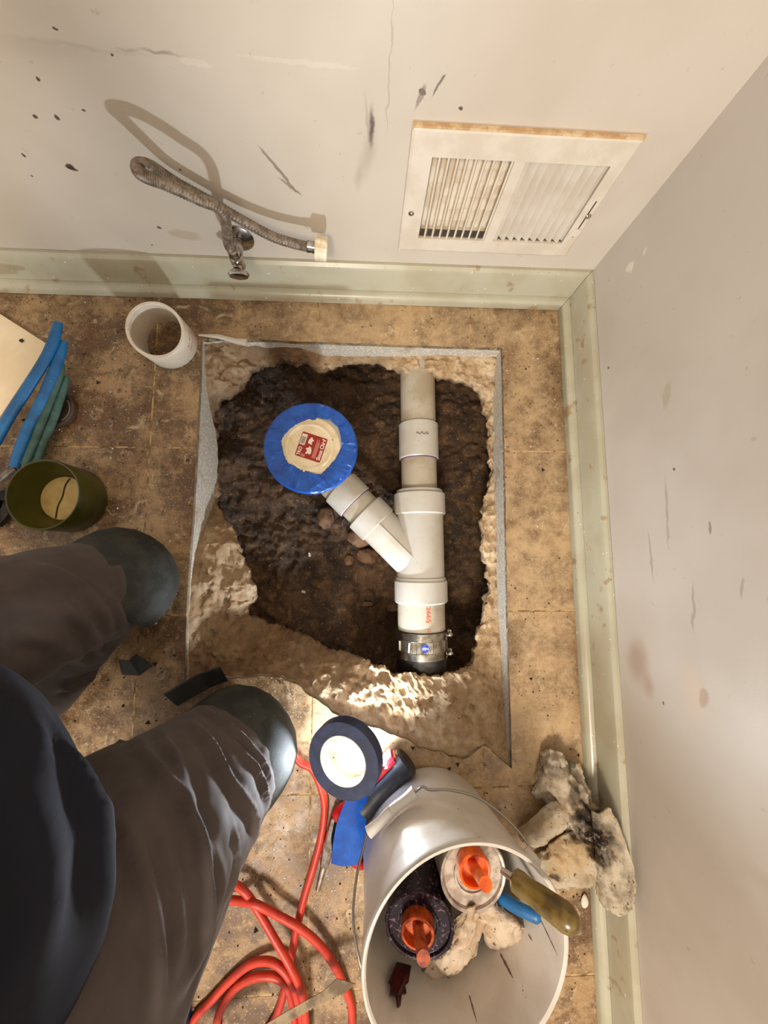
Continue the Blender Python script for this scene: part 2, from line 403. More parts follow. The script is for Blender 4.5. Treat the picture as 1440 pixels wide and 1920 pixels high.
BBH = .093
def profile_run(prof, a, b, axis):       # prof: (distance from wall, z); run along axis
    n = len(prof); V = []
    for s, e in ((a, 1), (b, 0)):
        for d, z in prof:
            V.append((s-(d if (e and 0) else 0), -d, z) if axis == 'x' else (-d, s, z))
    Q = [tuple(range(n)), tuple(range(2*n-1, n-1, -1))]+[(i, (i+1) % n, n+(i+1) % n, n+i) for i in range(n)]
    return V, Q
bprof = [(0.0005, .001), (.0145, .001), (.0145, BBH-.012), (.012, BBH-.005), (.006, BBH), (.0005, BBH)]
sprof = [(.0150, .0005)]+[(.0150+.0185*math.cos(a), .0005+.021*math.sin(a)) for a in [i*math.pi/12 for i in range(7)]]
def mitre(g, axis):                      # 45 degree mitre in the corner
    V = []
    for x, y, z in g[0]:
        if axis == 'x' and x > -.2: x = y
        if axis == 'y' and y > -.2: y = x
        V.append((x, y, z))
    return V, g[1]
bbb = struct(obj('baseboard_back', mitre(profile_run(bprof, -2.6, -.0, 'x'), 'x'), M['base'], None, 30))
obj('shoe_moulding', mitre(profile_run(sprof, -2.6, -.0, 'x'), 'x'), M['base'], bbb, 50)
g = mitre(profile_run(bprof, -3, -.0, 'y'), 'y')
bbr = struct(obj('baseboard_right', ([(x, y-.0012, z) for x, y, z in g[0]], g[1]), M['base'], None, 30))
g = mitre(profile_run(sprof, -3, -.0, 'y'), 'y')
obj('shoe_moulding', ([(x, y-.0012, z) for x, y, z in g[0]], g[1]), M['base'], bbr, 50)

# ------------------------------------------------------------------ floor with the cut-out
OUT = []   # stations around the opening: outer pixel, clean cut depth, inner pixel, inner height, dirt
ST = [((376, 636), .012, (474, 694), -.075, .35), ((420, 635), .012, (482, 684), -.08, .5), ((500, 637), .02, (520, 674), -.085, .9),
      ((560, 640), .02, (575, 682), -.085, .9), ((604, 641), .05, (606, 690), -.085, .2), ((650, 643), .05, (648, 680), -.08, .2), ((690, 644), .045, (688, 672), -.075, .25),
      ((735, 646), .045, (738, 686), -.07, .1), ((780, 647), .04, (778, 697), -.06, .0), ((830, 649), .035, (832, 704), -.06, 0), ((880, 650), .04, (874, 716), -.065, 0),
      ((942, 652), .04, (905, 742), -.07, 0), ((944, 720), .06, (916, 785), -.075, 0), ((945, 780), .07, (918, 830), -.08, 0), ((946, 850), .07, (921, 880), -.085, .1),
      ((948, 930), .06, (912, 940), -.08, 0), ((949, 990), .06, (903, 990), -.07, 0), ((950, 1040), .06, (908, 1040), -.07, 0), ((951, 1090), .06, (918, 1095), -.08, 0),
      ((952, 1150), .055, (906, 1160), -.07, 0), ((954, 1210), .05, (892, 1215), -.065, 0), ((956, 1280), .045, (886, 1252), -.06, .1), ((958, 1350), .03, (868, 1258), -.032, .15),
      ((960, 1442), .012, (840, 1262), -.032, .2), ((908, 1398), .004, (806, 1268), -.032, .15), ((868, 1424), .004, (772, 1266), -.032, .15), ((800, 1404), .004, (742, 1266), -.032, .15),
      ((720, 1372), .004, (716, 1252), -.05, .2), ((640, 1345), .004, (690, 1240), -.06, .25), ((585, 1305), .004, (648, 1226), -.085, .5), ((530, 1268), .004, (600, 1206), -.10, .75),
      ((440, 1273), .004, (560, 1186), -.10, .9), ((346, 1277), .006, (500, 1170), -.10, .8), ((347, 1220), .006, (462, 1156), -.09, .6), ((349, 1160), .006, (470, 1128), -.07, .35), ((351, 1110), .01, (480, 1100), -.065, .3),
      ((354, 1060), .015, (462, 1062), -.065, .3), ((357, 1020), .03, (446, 1020), -.07, .3), ((360, 985), .06, (426, 984), -.08, .4), ((362, 940), .10, (404, 945), -.115, .6),
      ((366, 880), .115, (405, 880), -.13, .8), ((369, 825), .115, (402, 825), -.13, .8), ((371, 785), .10, (402, 785), -.125, .8), ((373, 745), .05, (408, 748), -.10, .6), ((375, 700), .02, (450, 724), -.08, .4)]
hole = [F(*s[0]).xy for s in ST]
# denser outline; the sawn sides stay straight, the broken side wanders
rim = []; info = []
for i, s in enumerate(ST):
    a, b = hole[i], hole[(i+1) % len(ST)]; s2 = ST[(i+1) % len(ST)]
    k = max(2, int((b-a).length/.0042))
    ia, ib = F(*s[2], s[3]), F(*s2[2], s2[3])
    for j in range(k):
        u = j/k; p = a.lerp(b, u); zc = s[1]*(1-u)+s2[1]*u
        if zc < .006: p = p+Vector((nz((p.x, p.y, 0), 40, 2), nz((p.x, p.y, 0), 40, 9)))*.006
        q = ia.lerp(ib, u); q = q+Vector((fbm(q, 30, 3, 4), fbm(q, 30, 3, 8), fbm(q, 30, 3, 1)))*.009
        rim.append(p); info.append((zc, q, s[4]*(1-u)+s2[4]*u))
NR = len(rim); holepoly = [(p.x, p.y) for p in rim]
TL, TX0, TY0 = .361, -.971, -.384
FX0, FX1, FY0, FY1 = -2.5, -.016, -2.7, -.016
def plate(x0, x1, y0, y1, z0, z1):       # slab piece minus the opening
    pts = [Vector((x0, y0)), Vector((x1, y0)), Vector((x1, y1)), Vector((x0, y1))]
    n = 4; ed = [(0, 1), (1, 2), (2, 3), (3, 0)]
    bx = [min(p[0] for p in holepoly), max(p[0] for p in holepoly), min(p[1] for p in holepoly), max(p[1] for p in holepoly)]
    cut = not (x1 < bx[0] or x0 > bx[1] or y1 < bx[2] or y0 > bx[3])
    if cut:
        pts += [Vector(p) for p in holepoly]; ed += [(n+i, n+(i+1) % NR) for i in range(NR)]
    v, e, f, _, _, _ = geometry.delaunay_2d_cdt(pts, ed, [], 0, 1e-6)
    keep = []
    for q in f:
        c = sum((v[i] for i in q), Vector((0, 0)))/len(q)
        if x0 <= c.x <= x1 and y0 <= c.y <= y1 and not (cut and inpoly(c.x, c.y, holepoly)): keep.append(tuple(q))
    if not keep: return None
    used = sorted({i for q in keep for i in q}); mp = {i: k for k, i in enumerate(used)}; n = len(used)
    V = [(v[i].x, v[i].y, z1) for i in used]+[(v[i].x, v[i].y, z0) for i in used]
    Q = [tuple(mp[i] for i in q) for q in keep]; Q += [tuple(n+i for i in reversed(q)) for q in Q]
    cnt = {}
    for q in keep:
        for a, b in zip(q, q[1:]+q[:1]): cnt[(mp[a], mp[b])] = 1
    for (a, b) in cnt:
        if (b, a) not in cnt: Q.append((a, n+a, n+b, b))
    return V, Q
fl = struct(obj('floor', plate(FX0, FX1, FY0, FY1, -.012, -.0009), M['grout'], None, 0))
d = fl.location.copy(); fl.data.transform(Matrix.Translation(d)); fl.location = (0, 0, 0); ORG[fl] = Vector((0, 0, 0))
for i in range(-5, 4):
    for j in range(-2, 7):
        x0, x1 = max(FX0, TX0+i*TL+.002), min(FX1, TX0+(i+1)*TL-.002)
        y1, y0 = min(FY1, TY0-j*TL-.002), max(FY0, TY0-(j+1)*TL+.002)
        if x1-x0 < .01 or y1-y0 < .01: continue
        g = plate(x0, x1, y0, y1, -.004, random.uniform(-.0006, 0))
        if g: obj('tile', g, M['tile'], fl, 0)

# sawn faces of the slab, then the broken ledge below them
V, Q = [], []; K = 6
for i in range(NR):
    zc = info[i][0]; zb = zc+.008+.010*fbm((rim[i].x, rim[i].y, 0), 25, 3, 3)
    for k in range(K):
        z = -.003-(zb)*k/(K-1); V.append((rim[i].x, rim[i].y, z))
for i in range(NR):
    j = (i+1) % NR
    for k in range(K-1): Q.append((i*K+k, j*K+k, j*K+k+1, i*K+k+1))
cutf = obj('sawn_slab_edge', (V, Q), M['cut'], fl, 0)

cen = F(650, 960, 0)
V, Q, D = [], [], []; K = 60
def chunk(p, s, seed):
    d_, _ = noise.voronoi(Vector((p[0]*s+seed, p[1]*s-seed, p[2]*s+seed*.5)))
    return .5-min(1, d_[0]), min(1, (d_[1]-d_[0])*3)
for i in range(NR):
    zc, q, dirt = info[i]; a = Vector((rim[i].x, rim[i].y, -zc-.004)); outd = (a-Vector((cen.x, cen.y, a.z))).normalized()
    a = a+outd*.012
    for k in range(K):
        u = k/(K-1)
        if u <= .72:
            s = u/.72; p = a.lerp(q, s); p.z = a.z+(q.z-a.z)*(s**1.3)
            amp = .020*math.sin(math.pi*min(1, s*1.0))**.6*min(1, (Vector(q)-a).length/.10)
            p = p+Vector((0, 0, 1))*(fbm(p, 16, 5, 5)*amp*.9-.1*amp)
        else:
            s = (u-.72)/.28; p = Vector(q); p.z = q.z-.085*s; p = p+outd*(.05*s*s+.006*fbm(p, 60, 3, 2)); 
        p = p+Vector((fbm(p, 70, 3, 11), fbm(p, 70, 3, 12), fbm(p, 70, 3, 13)))*.0035*min(1, u*6)+Vector((0, 0, 1))*(.007*chunk(p, 48, 3)[0]+.0045*chunk(p, 110, 5)[0]-.004*(1-chunk(p, 26, 9)[1])*.8-.004*max(0, nz(p, 70, 19)))*min(1, u*5)
        if u < .7: p.z = min(p.z, -.003-zc*.9)
        V.append(p); D.append(min(1, dirt+(0 if u < .72 else .8*min(1, (u-.72)*6))))
for i in range(NR):
    j = (i+1) % NR
    for k in range(K-1): Q.append((i*K+k, j*K+k, j*K+k+1, i*K+k+1))
led = obj('broken_concrete_ledge', (V, Q), M['concrete'], fl, 55)
a_ = led.data.attributes.new('dirt', 'FLOAT', 'POINT'); a_.data.foreach_set('value', D)

# soil at the bottom of the pit: height from control points, inverse-distance weighted
CP = [(405, 760, -.15), (400, 860, -.14), (410, 960, -.15), (450, 800, -.18), (480, 900, -.19), (460, 1000, -.17), (520, 740, -.20), (600, 720, -.22), (560, 860, -.22), (600, 980, -.225),
      (690, 720, -.22), (690, 860, -.225), (700, 1000, -.225), (860, 740, -.20), (880, 850, -.20), (880, 950, -.21), (880, 1080, -.23), (860, 1160, -.27), (800, 1230, -.33), (870, 1240, -.34), (730, 1190, -.29), (700, 1120, -.25),
      (520, 1100, -.19), (500, 1160, -.16), (560, 1190, -.14), (640, 1210, -.16), (690, 1230, -.22), (600, 1130, -.20), (780, 700, -.21), (790, 900, -.22), (480, 700, -.17), (600, 1080, -.215), (740, 1270, -.3), (500, 1240, -.13), (400, 1200, -.14), (380, 1050, -.14)]
cps = np.array([tuple(F(*c)) for c in CP])
x0, x1, y0, y1 = -1.0, -.08, -1.12, .02
st = .0042; nx, ny = int((x1-x0)/st), int((y1-y0)/st)
xs = np.linspace(x0, x1, nx); ys = np.linspace(y0, y1, ny); gx, gy = np.meshgrid(xs, ys)
dd = ((gx[..., None]-cps[:, 0])**2+(gy[..., None]-cps[:, 1])**2+.0015)**-1.7
gz = (dd*cps[:, 2]).sum(-1)/dd.sum(-1)
V = []
for j in range(ny):
    for i in range(nx):
        x, y = gx[j, i], gy[j, i]; p = (x, y, 0)
        h = gz[j, i]+.022*fbm(p, 9, 5, 21)+.016*abs(fbm(p, 26, 5, 23))+.010*chunk(p, 40, 2)[0]+.006*chunk(p, 95, 4)[0]
        V.append((x, y, min(h, -.105)))
Q = [(j*nx+i, j*nx+i+1, (j+1)*nx+i+1, (j+1)*nx+i) for j in range(ny-1) for i in range(nx-1)]
so = obj('soil', (V, Q), M['soil'], None, 180)
tag(so, 'dark wet brown soil at the bottom of the hole in the slab', 'soil', kind='stuff')
soil_h = np.array([v[2] for v in V]).reshape(ny, nx)
def soil_z(x, y): return soil_h[max(0, min(ny-1, round((y-y0)/(y1-y0)*(ny-1)))), max(0, min(nx-1, round((x-x0)/(x1-x0)*(nx-1))))]

# lumps of rubble in the pit
def lump(r, seed, sq=(1, 1, .7), n=3):
    bm = bmesh.new(); bmesh.ops.create_icosphere(bm, subdivisions=n, radius=1)
    V = []
    for v in bm.verts:
        k = 1+.35*fbm(v.co, 1.1, 4, seed)+.1*nz(v.co, 4, seed); V.append(tuple(Vector((v.co.x*sq[0], v.co.y*sq[1], v.co.z*sq[2]))*k*r))
    bm.faces.ensure_lookup_table(); Q = [tuple(v.index for v in f.verts) for f in bm.faces]; bm.free(); return V, Q
for k, (px, py, r, sq, lab) in enumerate([
        (612, 972, .022, (1, 1.3, .6), 'grey-brown rubble lump just below the blue flange'), (676, 1008, .026, (1.4, 1, .6), 'tan rubble lump under the slanting white branch pipe'),
        (690, 1042, .022, (1.3, 1, .7), 'reddish tan rubble lump lowest beside the white branch pipe'), (655, 1050, .014, (1, 1, .6), 'small brown clod left of the lumps by the branch pipe'),
        (737, 1138, .014, (1.2, 1, .7), 'pale stone beside the white pipe stamped with red numbers'), (688, 1132, .010, (1.4, .8, .6), 'flat pale stone left of the pipe stamped with red numbers'),
        (845, 1160, .009, (.8, 1.3, .7), 'small grey stone right of the pipe stamped with red numbers'), (712, 1218, .008, (.9, 1.2, .7), 'small pale pebble left of the steel clamp')]):
    p = F(px, py, -.21); p = F(px, py, soil_z(p.x, p.y)); 
    tag(obj('rubble_lump', xf(lump(r, k*3.1, sq), Matrix.Translation((p.x, p.y, soil_z(p.x, p.y)+r*.35))), M['rock'], None, 180), lab, 'rubble', 'rubble lumps in the pit')
for k, (px, py) in enumerate([(581, 1040), (570, 1109)]):
    p = F(px, py, -.2); z = soil_z(p.x, p.y)
    tag(obj('plaster_chip', box(.006, .011, .004, .001, Matrix.Translation((p.x, p.y, z+.004)) @ Matrix.Rotation(.3+k, 4, 'Z')), M['chip_white'], None, 0),
        ['white chip on the soil left of the white branch pipe', 'white chip on the soil near the brown rim, lower of two'][k], 'chip', 'white chips on the soil')

# ------------------------------------------------------------------ drain pipe assembly
ZA = -.10
def mp(py): return F(783+(py-720)*7/440, py, ZA)
dp = thing('drain_pipe', (mp(1000).x, mp(1000).y, soil_z(mp(1000).x, mp(1000).y)), 'white plastic drain pipe assembly in the pit with a blue taped flange', 'drain pipe')
seg = lambda a, b, r, ri=None, n=56, ch=.0015: pipe_seg(mp(a), mp(b), r, ri, n, ch)
obj('pipe', seg(600, 805, .0445), M['pvc_old'], dp)
cp_ = obj('coupling', seg(797, 862, .0500, .0440, 56, .002), M['pvc'], dp)
obj('purple_primer_line', seg(861.5, 863.2, .0465, .0440, 48, .0002), M['primer'], cp_)
def wrap(g, c, axis, r, ang):            # flat print bent onto a pipe; local x around, local y along axis
    ax = Vector(axis).normalized(); s = ax.cross(Vector((0, 0, 1))).normalized(); up = ax.cross(s)*-1
    if up.z < 0: up = -up
    V = []
    for x, y, z in g[0]:
        a = ang+x/r; V.append(tuple(Vector(c)+ax*y+(s*math.sin(a)+up*math.cos(a))*(r+z)))
    return V, g[1]
MAXIS = (mp(700)-mp(1100)).normalized()
sc_ = []
for k in range(9):
    sc_.append(box(.004, .0012, .0003, 0, Matrix.Translation((-.014+k*.0035, .0015*math.sin(k*2.3), .0002)) @ Matrix.Rotation(.5+1.1*k, 4, 'Z')))
    sc_.append(box(.003, .001, .0003, 0, Matrix.Translation((-.014+k*.0035, .003*math.cos(k*1.7), .0002)) @ Matrix.Rotation(-.6+.7*k, 4, 'Z')))
obj('stamped_print', wrap(join(*sc_), mp(823), MAXIS, .0501, .06), M['black_print'], cp_, 0)
obj('pipe_nipple', seg(855, 930, .0445), M['pvc_old'], dp)
# wye: main run, two hubs and the slanting branch
BJ = mp(1064); BD = Vector((-1, 1, 0)).normalized()
bp = lambda d: BJ+BD*d
wye = obj('wye_fitting', seg(960, 1090, .0580, .050), M['pvc'], dp)
obj('hub', join(seg(926, 966, .0637, .046, 64, .003), seg(920, 930, .0575, .045)), M['pvc'], wye)
obj('hub', join(seg(1087, 1129, .0645, .050, 64, .003), seg(1082, 1089, .0610, .050)), M['pvc'], wye)
obj('branch', pipe_seg(bp(0), bp(.150), .0490, .042, 56), M['pvc'], wye)
obj('hub', pipe_seg(bp(.146), bp(.196), .0535, .0440, 64, .003), M['pvc'], wye)
g = []
for sg in (1, -1):                       # flat web where the branch joins the run
    g.append(box(.004, .125, .012, .0015, Matrix.Translation(bp(.085)+Vector((0, 0, .047))) @ Matrix.Rotation(math.radians(45), 4, 'Z')))
obj('moulding_ridge', g[0], M['pvc'], wye)
obj('branch_nipple', pipe_seg(bp(.18), bp(.33), .0445), M['pvc_old'], dp)
cb = obj('coupling', pipe_seg(bp(.227), bp(.281), .0495, .0440, 56, .002), M['pvc'], dp)
obj('purple_primer_line', pipe_seg(bp(.2255), bp(.2275), .0468, .0440), M['primer'], cb)
FZ = .03; FC = F(583, 840, FZ)
e0 = bp(.315); pts = catmull([e0, e0+BD*.02, Vector((FC.x-.004, FC.y-.0, ZA))+Vector((.012, -.012, .014)), Vector((FC.x, FC.y, ZA+.045)), Vector((FC.x, FC.y, FZ-.012))], 8)
obj('closet_bend', tube(pts, .0455, 40), M['pvc'], dp)
obj('pipe', seg(1120, 1190, .0572, .050), M['pvc_old'], dp)
lowp = [o for o in bpy.data.objects if o.parent == dp and o.name.startswith('pipe')][-1]
def fitted(s, L, h, b=.0): return text_geo(s, .01, .0002, None, b, (L, h))
g = xf(fitted('2665', .036, .0105, .0002), Matrix.Rotation(math.radians(-90), 4, 'Z'))
obj('red_number_print', wrap(g, mp(1146.5), MAXIS, .0573, .14), M['red_ink'], dp, 0)
g = xf(fitted('0', .007, .0085), Matrix.Rotation(math.radians(-90), 4, 'Z'))
obj('red_number_print', wrap(g, mp(1174), MAXIS, .0573, .15), M['red_ink'], dp, 0)
# banded rubber coupling
rb = obj('rubber_coupling', tube(catmull([mp(1179), mp(1200), mp(1229), mp(1246)+Vector((0, 0, -.014)), mp(1268)+Vector((0, 0, -.062)), mp(1290)+Vector((0, 0, -.11))], 6), .0592, 48), M['rubber'], dp)
obj('clamp_band', seg(1180, 1195, .0622, .0590, 64, .001), M['steel'], rb)
obj('clamp_band', seg(1215, 1229, .0622, .0590, 64, .001), M['steel'], rb)
V, Q = [], []; n = 180                   # corrugated shield between the two bands
for i, py in enumerate((1194, 1216)):
    for k in range(n):
        a = 2*math.pi*k/n; r = .0606+(.0006 if k % 2 else 0)
        V.append(tuple(frame(mp(py), MAXIS) @ Vector((r*math.cos(a), r*math.sin(a), 0))))
for k in range(n): Q.append((k, (k+1) % n, n+(k+1) % n, n+k))
obj('corrugated_shield', (V, Q), M['steel'], rb, 0)
side = Vector((0, 0, 1)).cross(MAXIS).normalized(); side = side if side.x > 0 else -side
for py in (1187, 1222):
    c = mp(py)+side*.066+Vector((0, 0, .012))
    obj('clamp_screw', join(xf(solid([(.0045, -.008), (.0045, .006), (.0062, .006), (.0062, .010), (.004, .0115)], 6), frame(c, MAXIS*-.3+Vector((0, .2, 1)))),
        box(.016, .011, .007, .001, frame(c-Vector((0, 0, .009)), (0, 0, 1)))), M['steel'], rb)
obj('steel_patch', wrap(prism([(-.017, -.0115), (.017, -.0115), (.017, .0115), (-.017, .0115)], .0008, .0011), mp(1205), MAXIS, .0612, -.02), M['steel'], rb, 0)
obj('steel_patch', wrap(prism([(-.02+.0 , -.0105), (.014, -.0105), (.017, .0105), (-.02, .0105)], .0006, .0010), mp(1205), MAXIS, .0612, -.85), M['cream_nut'], rb, 0)
circ = [(.0090*math.cos(k*math.pi/14), .0090*math.sin(k*math.pi/14)) for k in range(28)]
obj('round_badge', wrap(prism(circ, .0010, .0014), mp(1204.5), MAXIS, .0612, -.02), M['navy_print'], rb, 0)
obj('badge_lettering', wrap(xf(fitted('NSF', .0135, .0055), Matrix.Translation((0, 0, .0016)) @ Matrix.Rotation(math.pi, 4, 'Z')), mp(1204.5), MAXIS, .0612, -.02), M['white_print'], rb, 0)

# closet flange: ring, torn blue tape over it, cream knock-out cap and its sticker
flg = obj('closet_flange', xf(lathe([(.040, -.010), (.096, -.010), (.098, -.004), (.098, 0), (.060, .001), (.040, .001)], 64), Matrix.Translation(FC)), M['pvc'], dp)
tp = [(310, 570), (360, 480), (440, 400), (590, 310), (640, 290), (680, 305), (720, 300), (735, 265), (830, 290), (900, 300), (1000, 390), (1030, 500), (1045, 620), (1010, 720), (960, 800), (870, 900), (800, 985), (740, 985), (640, 950), (520, 900), (400, 850), (340, 720)]
tp = [Vector(((x-668)*.1528/868, -(y-650)*.1528/868)) for x, y in tp]
def rad_at(poly, a):
    d = Vector((math.cos(a), math.sin(a))); best = .05
    for i in range(len(poly)):
        p, q = poly[i], poly[(i+1) % len(poly)]
        den = d.x*(q.y-p.y)-d.y*(q.x-p.x)
        if abs(den) < 1e-12: continue
        tt = (p.x*(q.y-p.y)-p.y*(q.x-p.x))/den; uu = (p.x*d.y-p.y*d.x)/den
        if tt > 0 and -1e-6 <= uu <= 1+1e-6: best = tt
    return best
V, Q = [], []; n = 260; prof_o = [(.0985, .0035), (.1005, .0015), (.1008, -.004), (.100, -.010)]; K = 12
for k in range(n):
    a = 2*math.pi*k/n; r0 = rad_at(tp, a)
    for j in range(K):
        r = r0+(.097-r0)*j/(K-1); p = (math.cos(a)*2.2, math.sin(a)*2.2, r*18)
        w = .0048*(abs(fbm(p, 1.3, 4, 31))**.7)+.014*max(0, .30-abs(math.sin(a*5.5+2.2*nz((r*24, a, 0), 1, 3)+2.5*nz((a, 0, 0), 1.1, 8))))*(.45+.55*j/K)*(.4+.9*abs(nz((a*1.7, 3, 0), 1, 5)))
        V.append((FC.x+r*math.cos(a), FC.y+r*math.sin(a), FZ+.0035+w-(.001 if j == 0 else 0)))
    for r, z in prof_o: V.append((FC.x+r*math.cos(a), FC.y+r*math.sin(a), FZ+z+.0006*math.sin(a*23)))
m = K+4
for k in range(n):
    for j in range(m-1): Q.append((k*m+j, ((k+1) % n)*m+j, ((k+1) % n)*m+j+1, k*m+j+1))
obj('blue_tape_cover', (V, Q), M['blue_tape'], flg, 28)
cc = Vector((FC.x-.003, FC.y+.002, FZ))
obj('knockout_cap', xf(solid([(.066, .0012), (.066, .0022), (.060, .0034), (.0575, .0030), (.056, .0040), (.0535, .0040), (.052, .0058), (.0495, .0066), (.0472, .0064), (.0455, .0046), (.040, .0042), (.0005, .0042)], 72), Matrix.Translation(cc)), M['cap'], flg, 60)
u = Vector((.3065, .9518, 0)); v = Vector((-.9518, .3065, 0))
SM_ = Matrix((u, v, Vector((0, 0, 1)))).transposed().to_4x4(); SM_.translation = Vector((FC.x+.0015, FC.y+.0008, FZ+.0043))
w2, h2 = .0275, .0282
rr = []
for cx, cy, a0 in ((w2-.003, h2-.003, 0), (-w2+.003, h2-.003, 90), (-w2+.003, -h2+.003, 180), (w2-.003, -h2+.003, 270)):
    for k in range(5): a = math.radians(a0+k*22.5); rr.append((cx+.003*math.cos(a), cy+.003*math.sin(a)))
obj('sticker', prism(rr, 0, .0003, SM_), M['red_print'], flg, 0)
T3 = lambda x, y, z=.0004: SM_ @ Matrix.Translation((x, y, z))
obj('sticker_lettering', xf(fitted('TKO', .0195, .0078, .00035), T3(-.0155, .0213)), M['white_print'], flg, 0)
obj('sticker_lettering', xf(fitted('Sioux Chief', .048, .0088, .00030), T3(.0005, -.0222)), M['white_print'], flg, 0)
obj('barcode_panel', prism([(-.001, .0155), (.0235, .0155), (.0235, .0268), (-.001, .0268)], .0003, .0005, SM_), M['white_print'], flg, 0)
g = []; x = .0015
for wd in (8, 4, 5, 9, 3, 6, 4, 8, 5, 3, 7, 4, 6):
    if x > .022: break
    g.append(prism([(x, .0172), (x+wd*.00012, .0172), (x+wd*.00012, .0258), (x, .0258)], .0005, .0006, SM_)); x += wd*.00012+.0006
obj('barcode_bars', join(*g), M['black_print'], flg, 0)
g = []
def shape(pts, ox, oy, s): return prism([(ox+px*s, oy+py*s) for px, py in pts], .0003, .0005, SM_)
ico = [(-1, -.5), (-.6, -.8), (.2, -.7), (.9, -.3), (1, .1), (.55, .25), (.4, .7), (.1, .75), (0, .4), (-.5, .35), (-.9, .6), (-1.1, .3), (-.8, .0)]
g.append(shape(ico, -.0085, .0035, .0088)); g.append(shape([(x, -y*.9) for x, y in ico], .0128, .0045, .0080))
obj('sticker_picture', join(*g), M['white_print'], flg, 0)
g = []
for k in range(4): g.append(prism([(-.0255, .0145-k*.0022), (-.0195, .0145-k*.0022), (-.0195, .0155-k*.0022), (-.0255, .0155-k*.0022)], .0003, .0004, SM_))
for k in range(4): g.append(prism([(-.022, -.0085-k*.0021), (.020-.006*(k % 2), -.0085-k*.0021), (.020-.006*(k % 2), -.0076-k*.0021), (-.022, -.0076-k*.0021)], .0003, .0004, SM_))
obj('sticker_small_print', join(*g), M['pink_print'], flg, 0)

# ------------------------------------------------------------------ pipe offcut standing by the baseboard
pc = Vector((-.9375, -.145, 0)); pr = .0565
top = F(290, 618, .085); PH = .085
po = thing('pipe_offcut', pc, 'short white plastic pipe offcut standing upright by the baseboard', 'pipe')
Mx = frame(pc+Vector((0, 0, .0005)), (top.x-pc.x, top.y-pc.y, PH))
obj('pipe_body', xf(lathe([(pr-.0065, .0), (pr-.0005, 0), (pr, .0008), (pr, PH-.0012), (pr-.001, PH), (pr-.0055, PH), (pr-.0065, PH-.001)], 64), Mx), M['pvc_stub'], po)
def wrapz(g, c, r, ang):
    return [tuple(Mx @ Vector(((r+z)*math.cos(ang+x/r), (r+z)*math.sin(ang+x/r), y))) for x, y, z in g[0]], g[1]
obj('red_print', wrapz(join(xf(fitted('4" PVC', .040, .0075), Matrix.Translation((0, .052, 0)) @ Matrix.Rotation(0, 4, 'Z')), xf(fitted('ASTM D2665', .046, .0045), Matrix.Translation((.002, .038, 0)))), pc, pr+.0001, math.radians(-30)), mat('faded_red_ink', lin(190, 120, 104), .5), po, 0)
obj('grey_print', wrapz(join(*[box(.003, .0012, .0002, 0, Matrix.Translation((k*.003, .001*math.sin(3*k), 0)) @ Matrix.Rotation(k*1.3, 4, 'Z')) for k in range(4)]), pc, pr+.0001, math.radians(-88)), M['grey_print'], po, 0)

# ------------------------------------------------------------------ wall register
vx0, vx1, vz0, vz1 = -.434, -.0855, .134, .363
rg = thing('air_register', ((vx0+vx1)/2, 0, vz0), 'white steel air register with vertical louvres low on the back wall', 'register')
ox0, ox1, oz0, oz1 = -.398, -.1125, .168, .322; mid0, mid1 = -.268, -.2505
V = []; Q = []
def quadbox(x0, x1, z0, z1, d0, d1): return box(x1-x0, d1-d0, z1-z0, 0, Matrix.Translation(((x0+x1)/2, -(d0+d1)/2, (z0+z1)/2)))
# stepped face frame: sloping lip and flat face with two openings
def ring(a, b):        # a, b = (x0,x1,z0,z1,depth)
    V = []
    for (x0, x1, z0, z1, dpt) in (a, b): V += [(x0, -dpt, z0), (x1, -dpt, z0), (x1, -dpt, z1), (x0, -dpt, z1)]
    return V, [(i, (i+1) % 4, 4+(i+1) % 4, 4+i) for i in range(4)]
E1 = (vx0, vx1, vz0, vz1, .0005); E2 = (vx0+.001, vx1-.001, vz0+.001, vz1-.001, .006); E3 = (vx0+.005, vx1-.005, vz0+.005, vz1-.005, .008)
dp_ = .0075
fr = join(ring(E1, E2), ring(E2, E3), ring(E3, (ox0-.006, ox1+.006, oz0-.006, oz1+.006, dp_+.001)))
L1 = (ox0, mid0, oz0, oz1); L2 = (mid1, ox1, oz0, oz1)
fr = join(fr, quadbox(ox0-.006, ox0, oz0-.006, oz1+.006, .004, dp_+.001), quadbox(ox1, ox1+.006, oz0-.006, oz1+.006, .004, dp_+.001), quadbox(mid0, mid1, oz0, oz1, .001, dp_+.001),
          quadbox(ox0, ox1, oz0-.006, oz0, .004, dp_+.001), quadbox(ox0, ox1, oz1, oz1+.006, .004, dp_+.001))
frm = obj('face_frame', fr, M['vent'], rg, 20)
obj('top_lip', quadbox(vx0+.001, vx1-.001, vz1-.0045, vz1+.0008, .0005, .0068), M['rust'], frm, 0)
ns = 9
for (x0, x1, sgn) in ((ox0, mid0, 1), (mid1, ox1, -1)):
    pit = (x1-x0)/ns
    for k in range(ns+1):
        xc = x0+pit*k
        Mx_ = Matrix.Translation((xc, -.0005, (oz0+oz1)/2)) @ Matrix.Rotation(math.radians(-21 if sgn > 0 else 46), 4, 'Z')
        ww = .0125 if sgn > 0 else .019
        sl = obj('louvre', box(.0016 if sgn < 0 else .0034, ww, oz1-oz0-.0005, .0004, Mx_, 1), M['vent'], rg, 0)
def bxs(x0, x1, y0, y1, z0, z1): return box(x1-x0, y1-y0, z1-z0, 0, Matrix.Translation(((x0+x1)/2, (y0+y1)/2, (z0+z1)/2)))
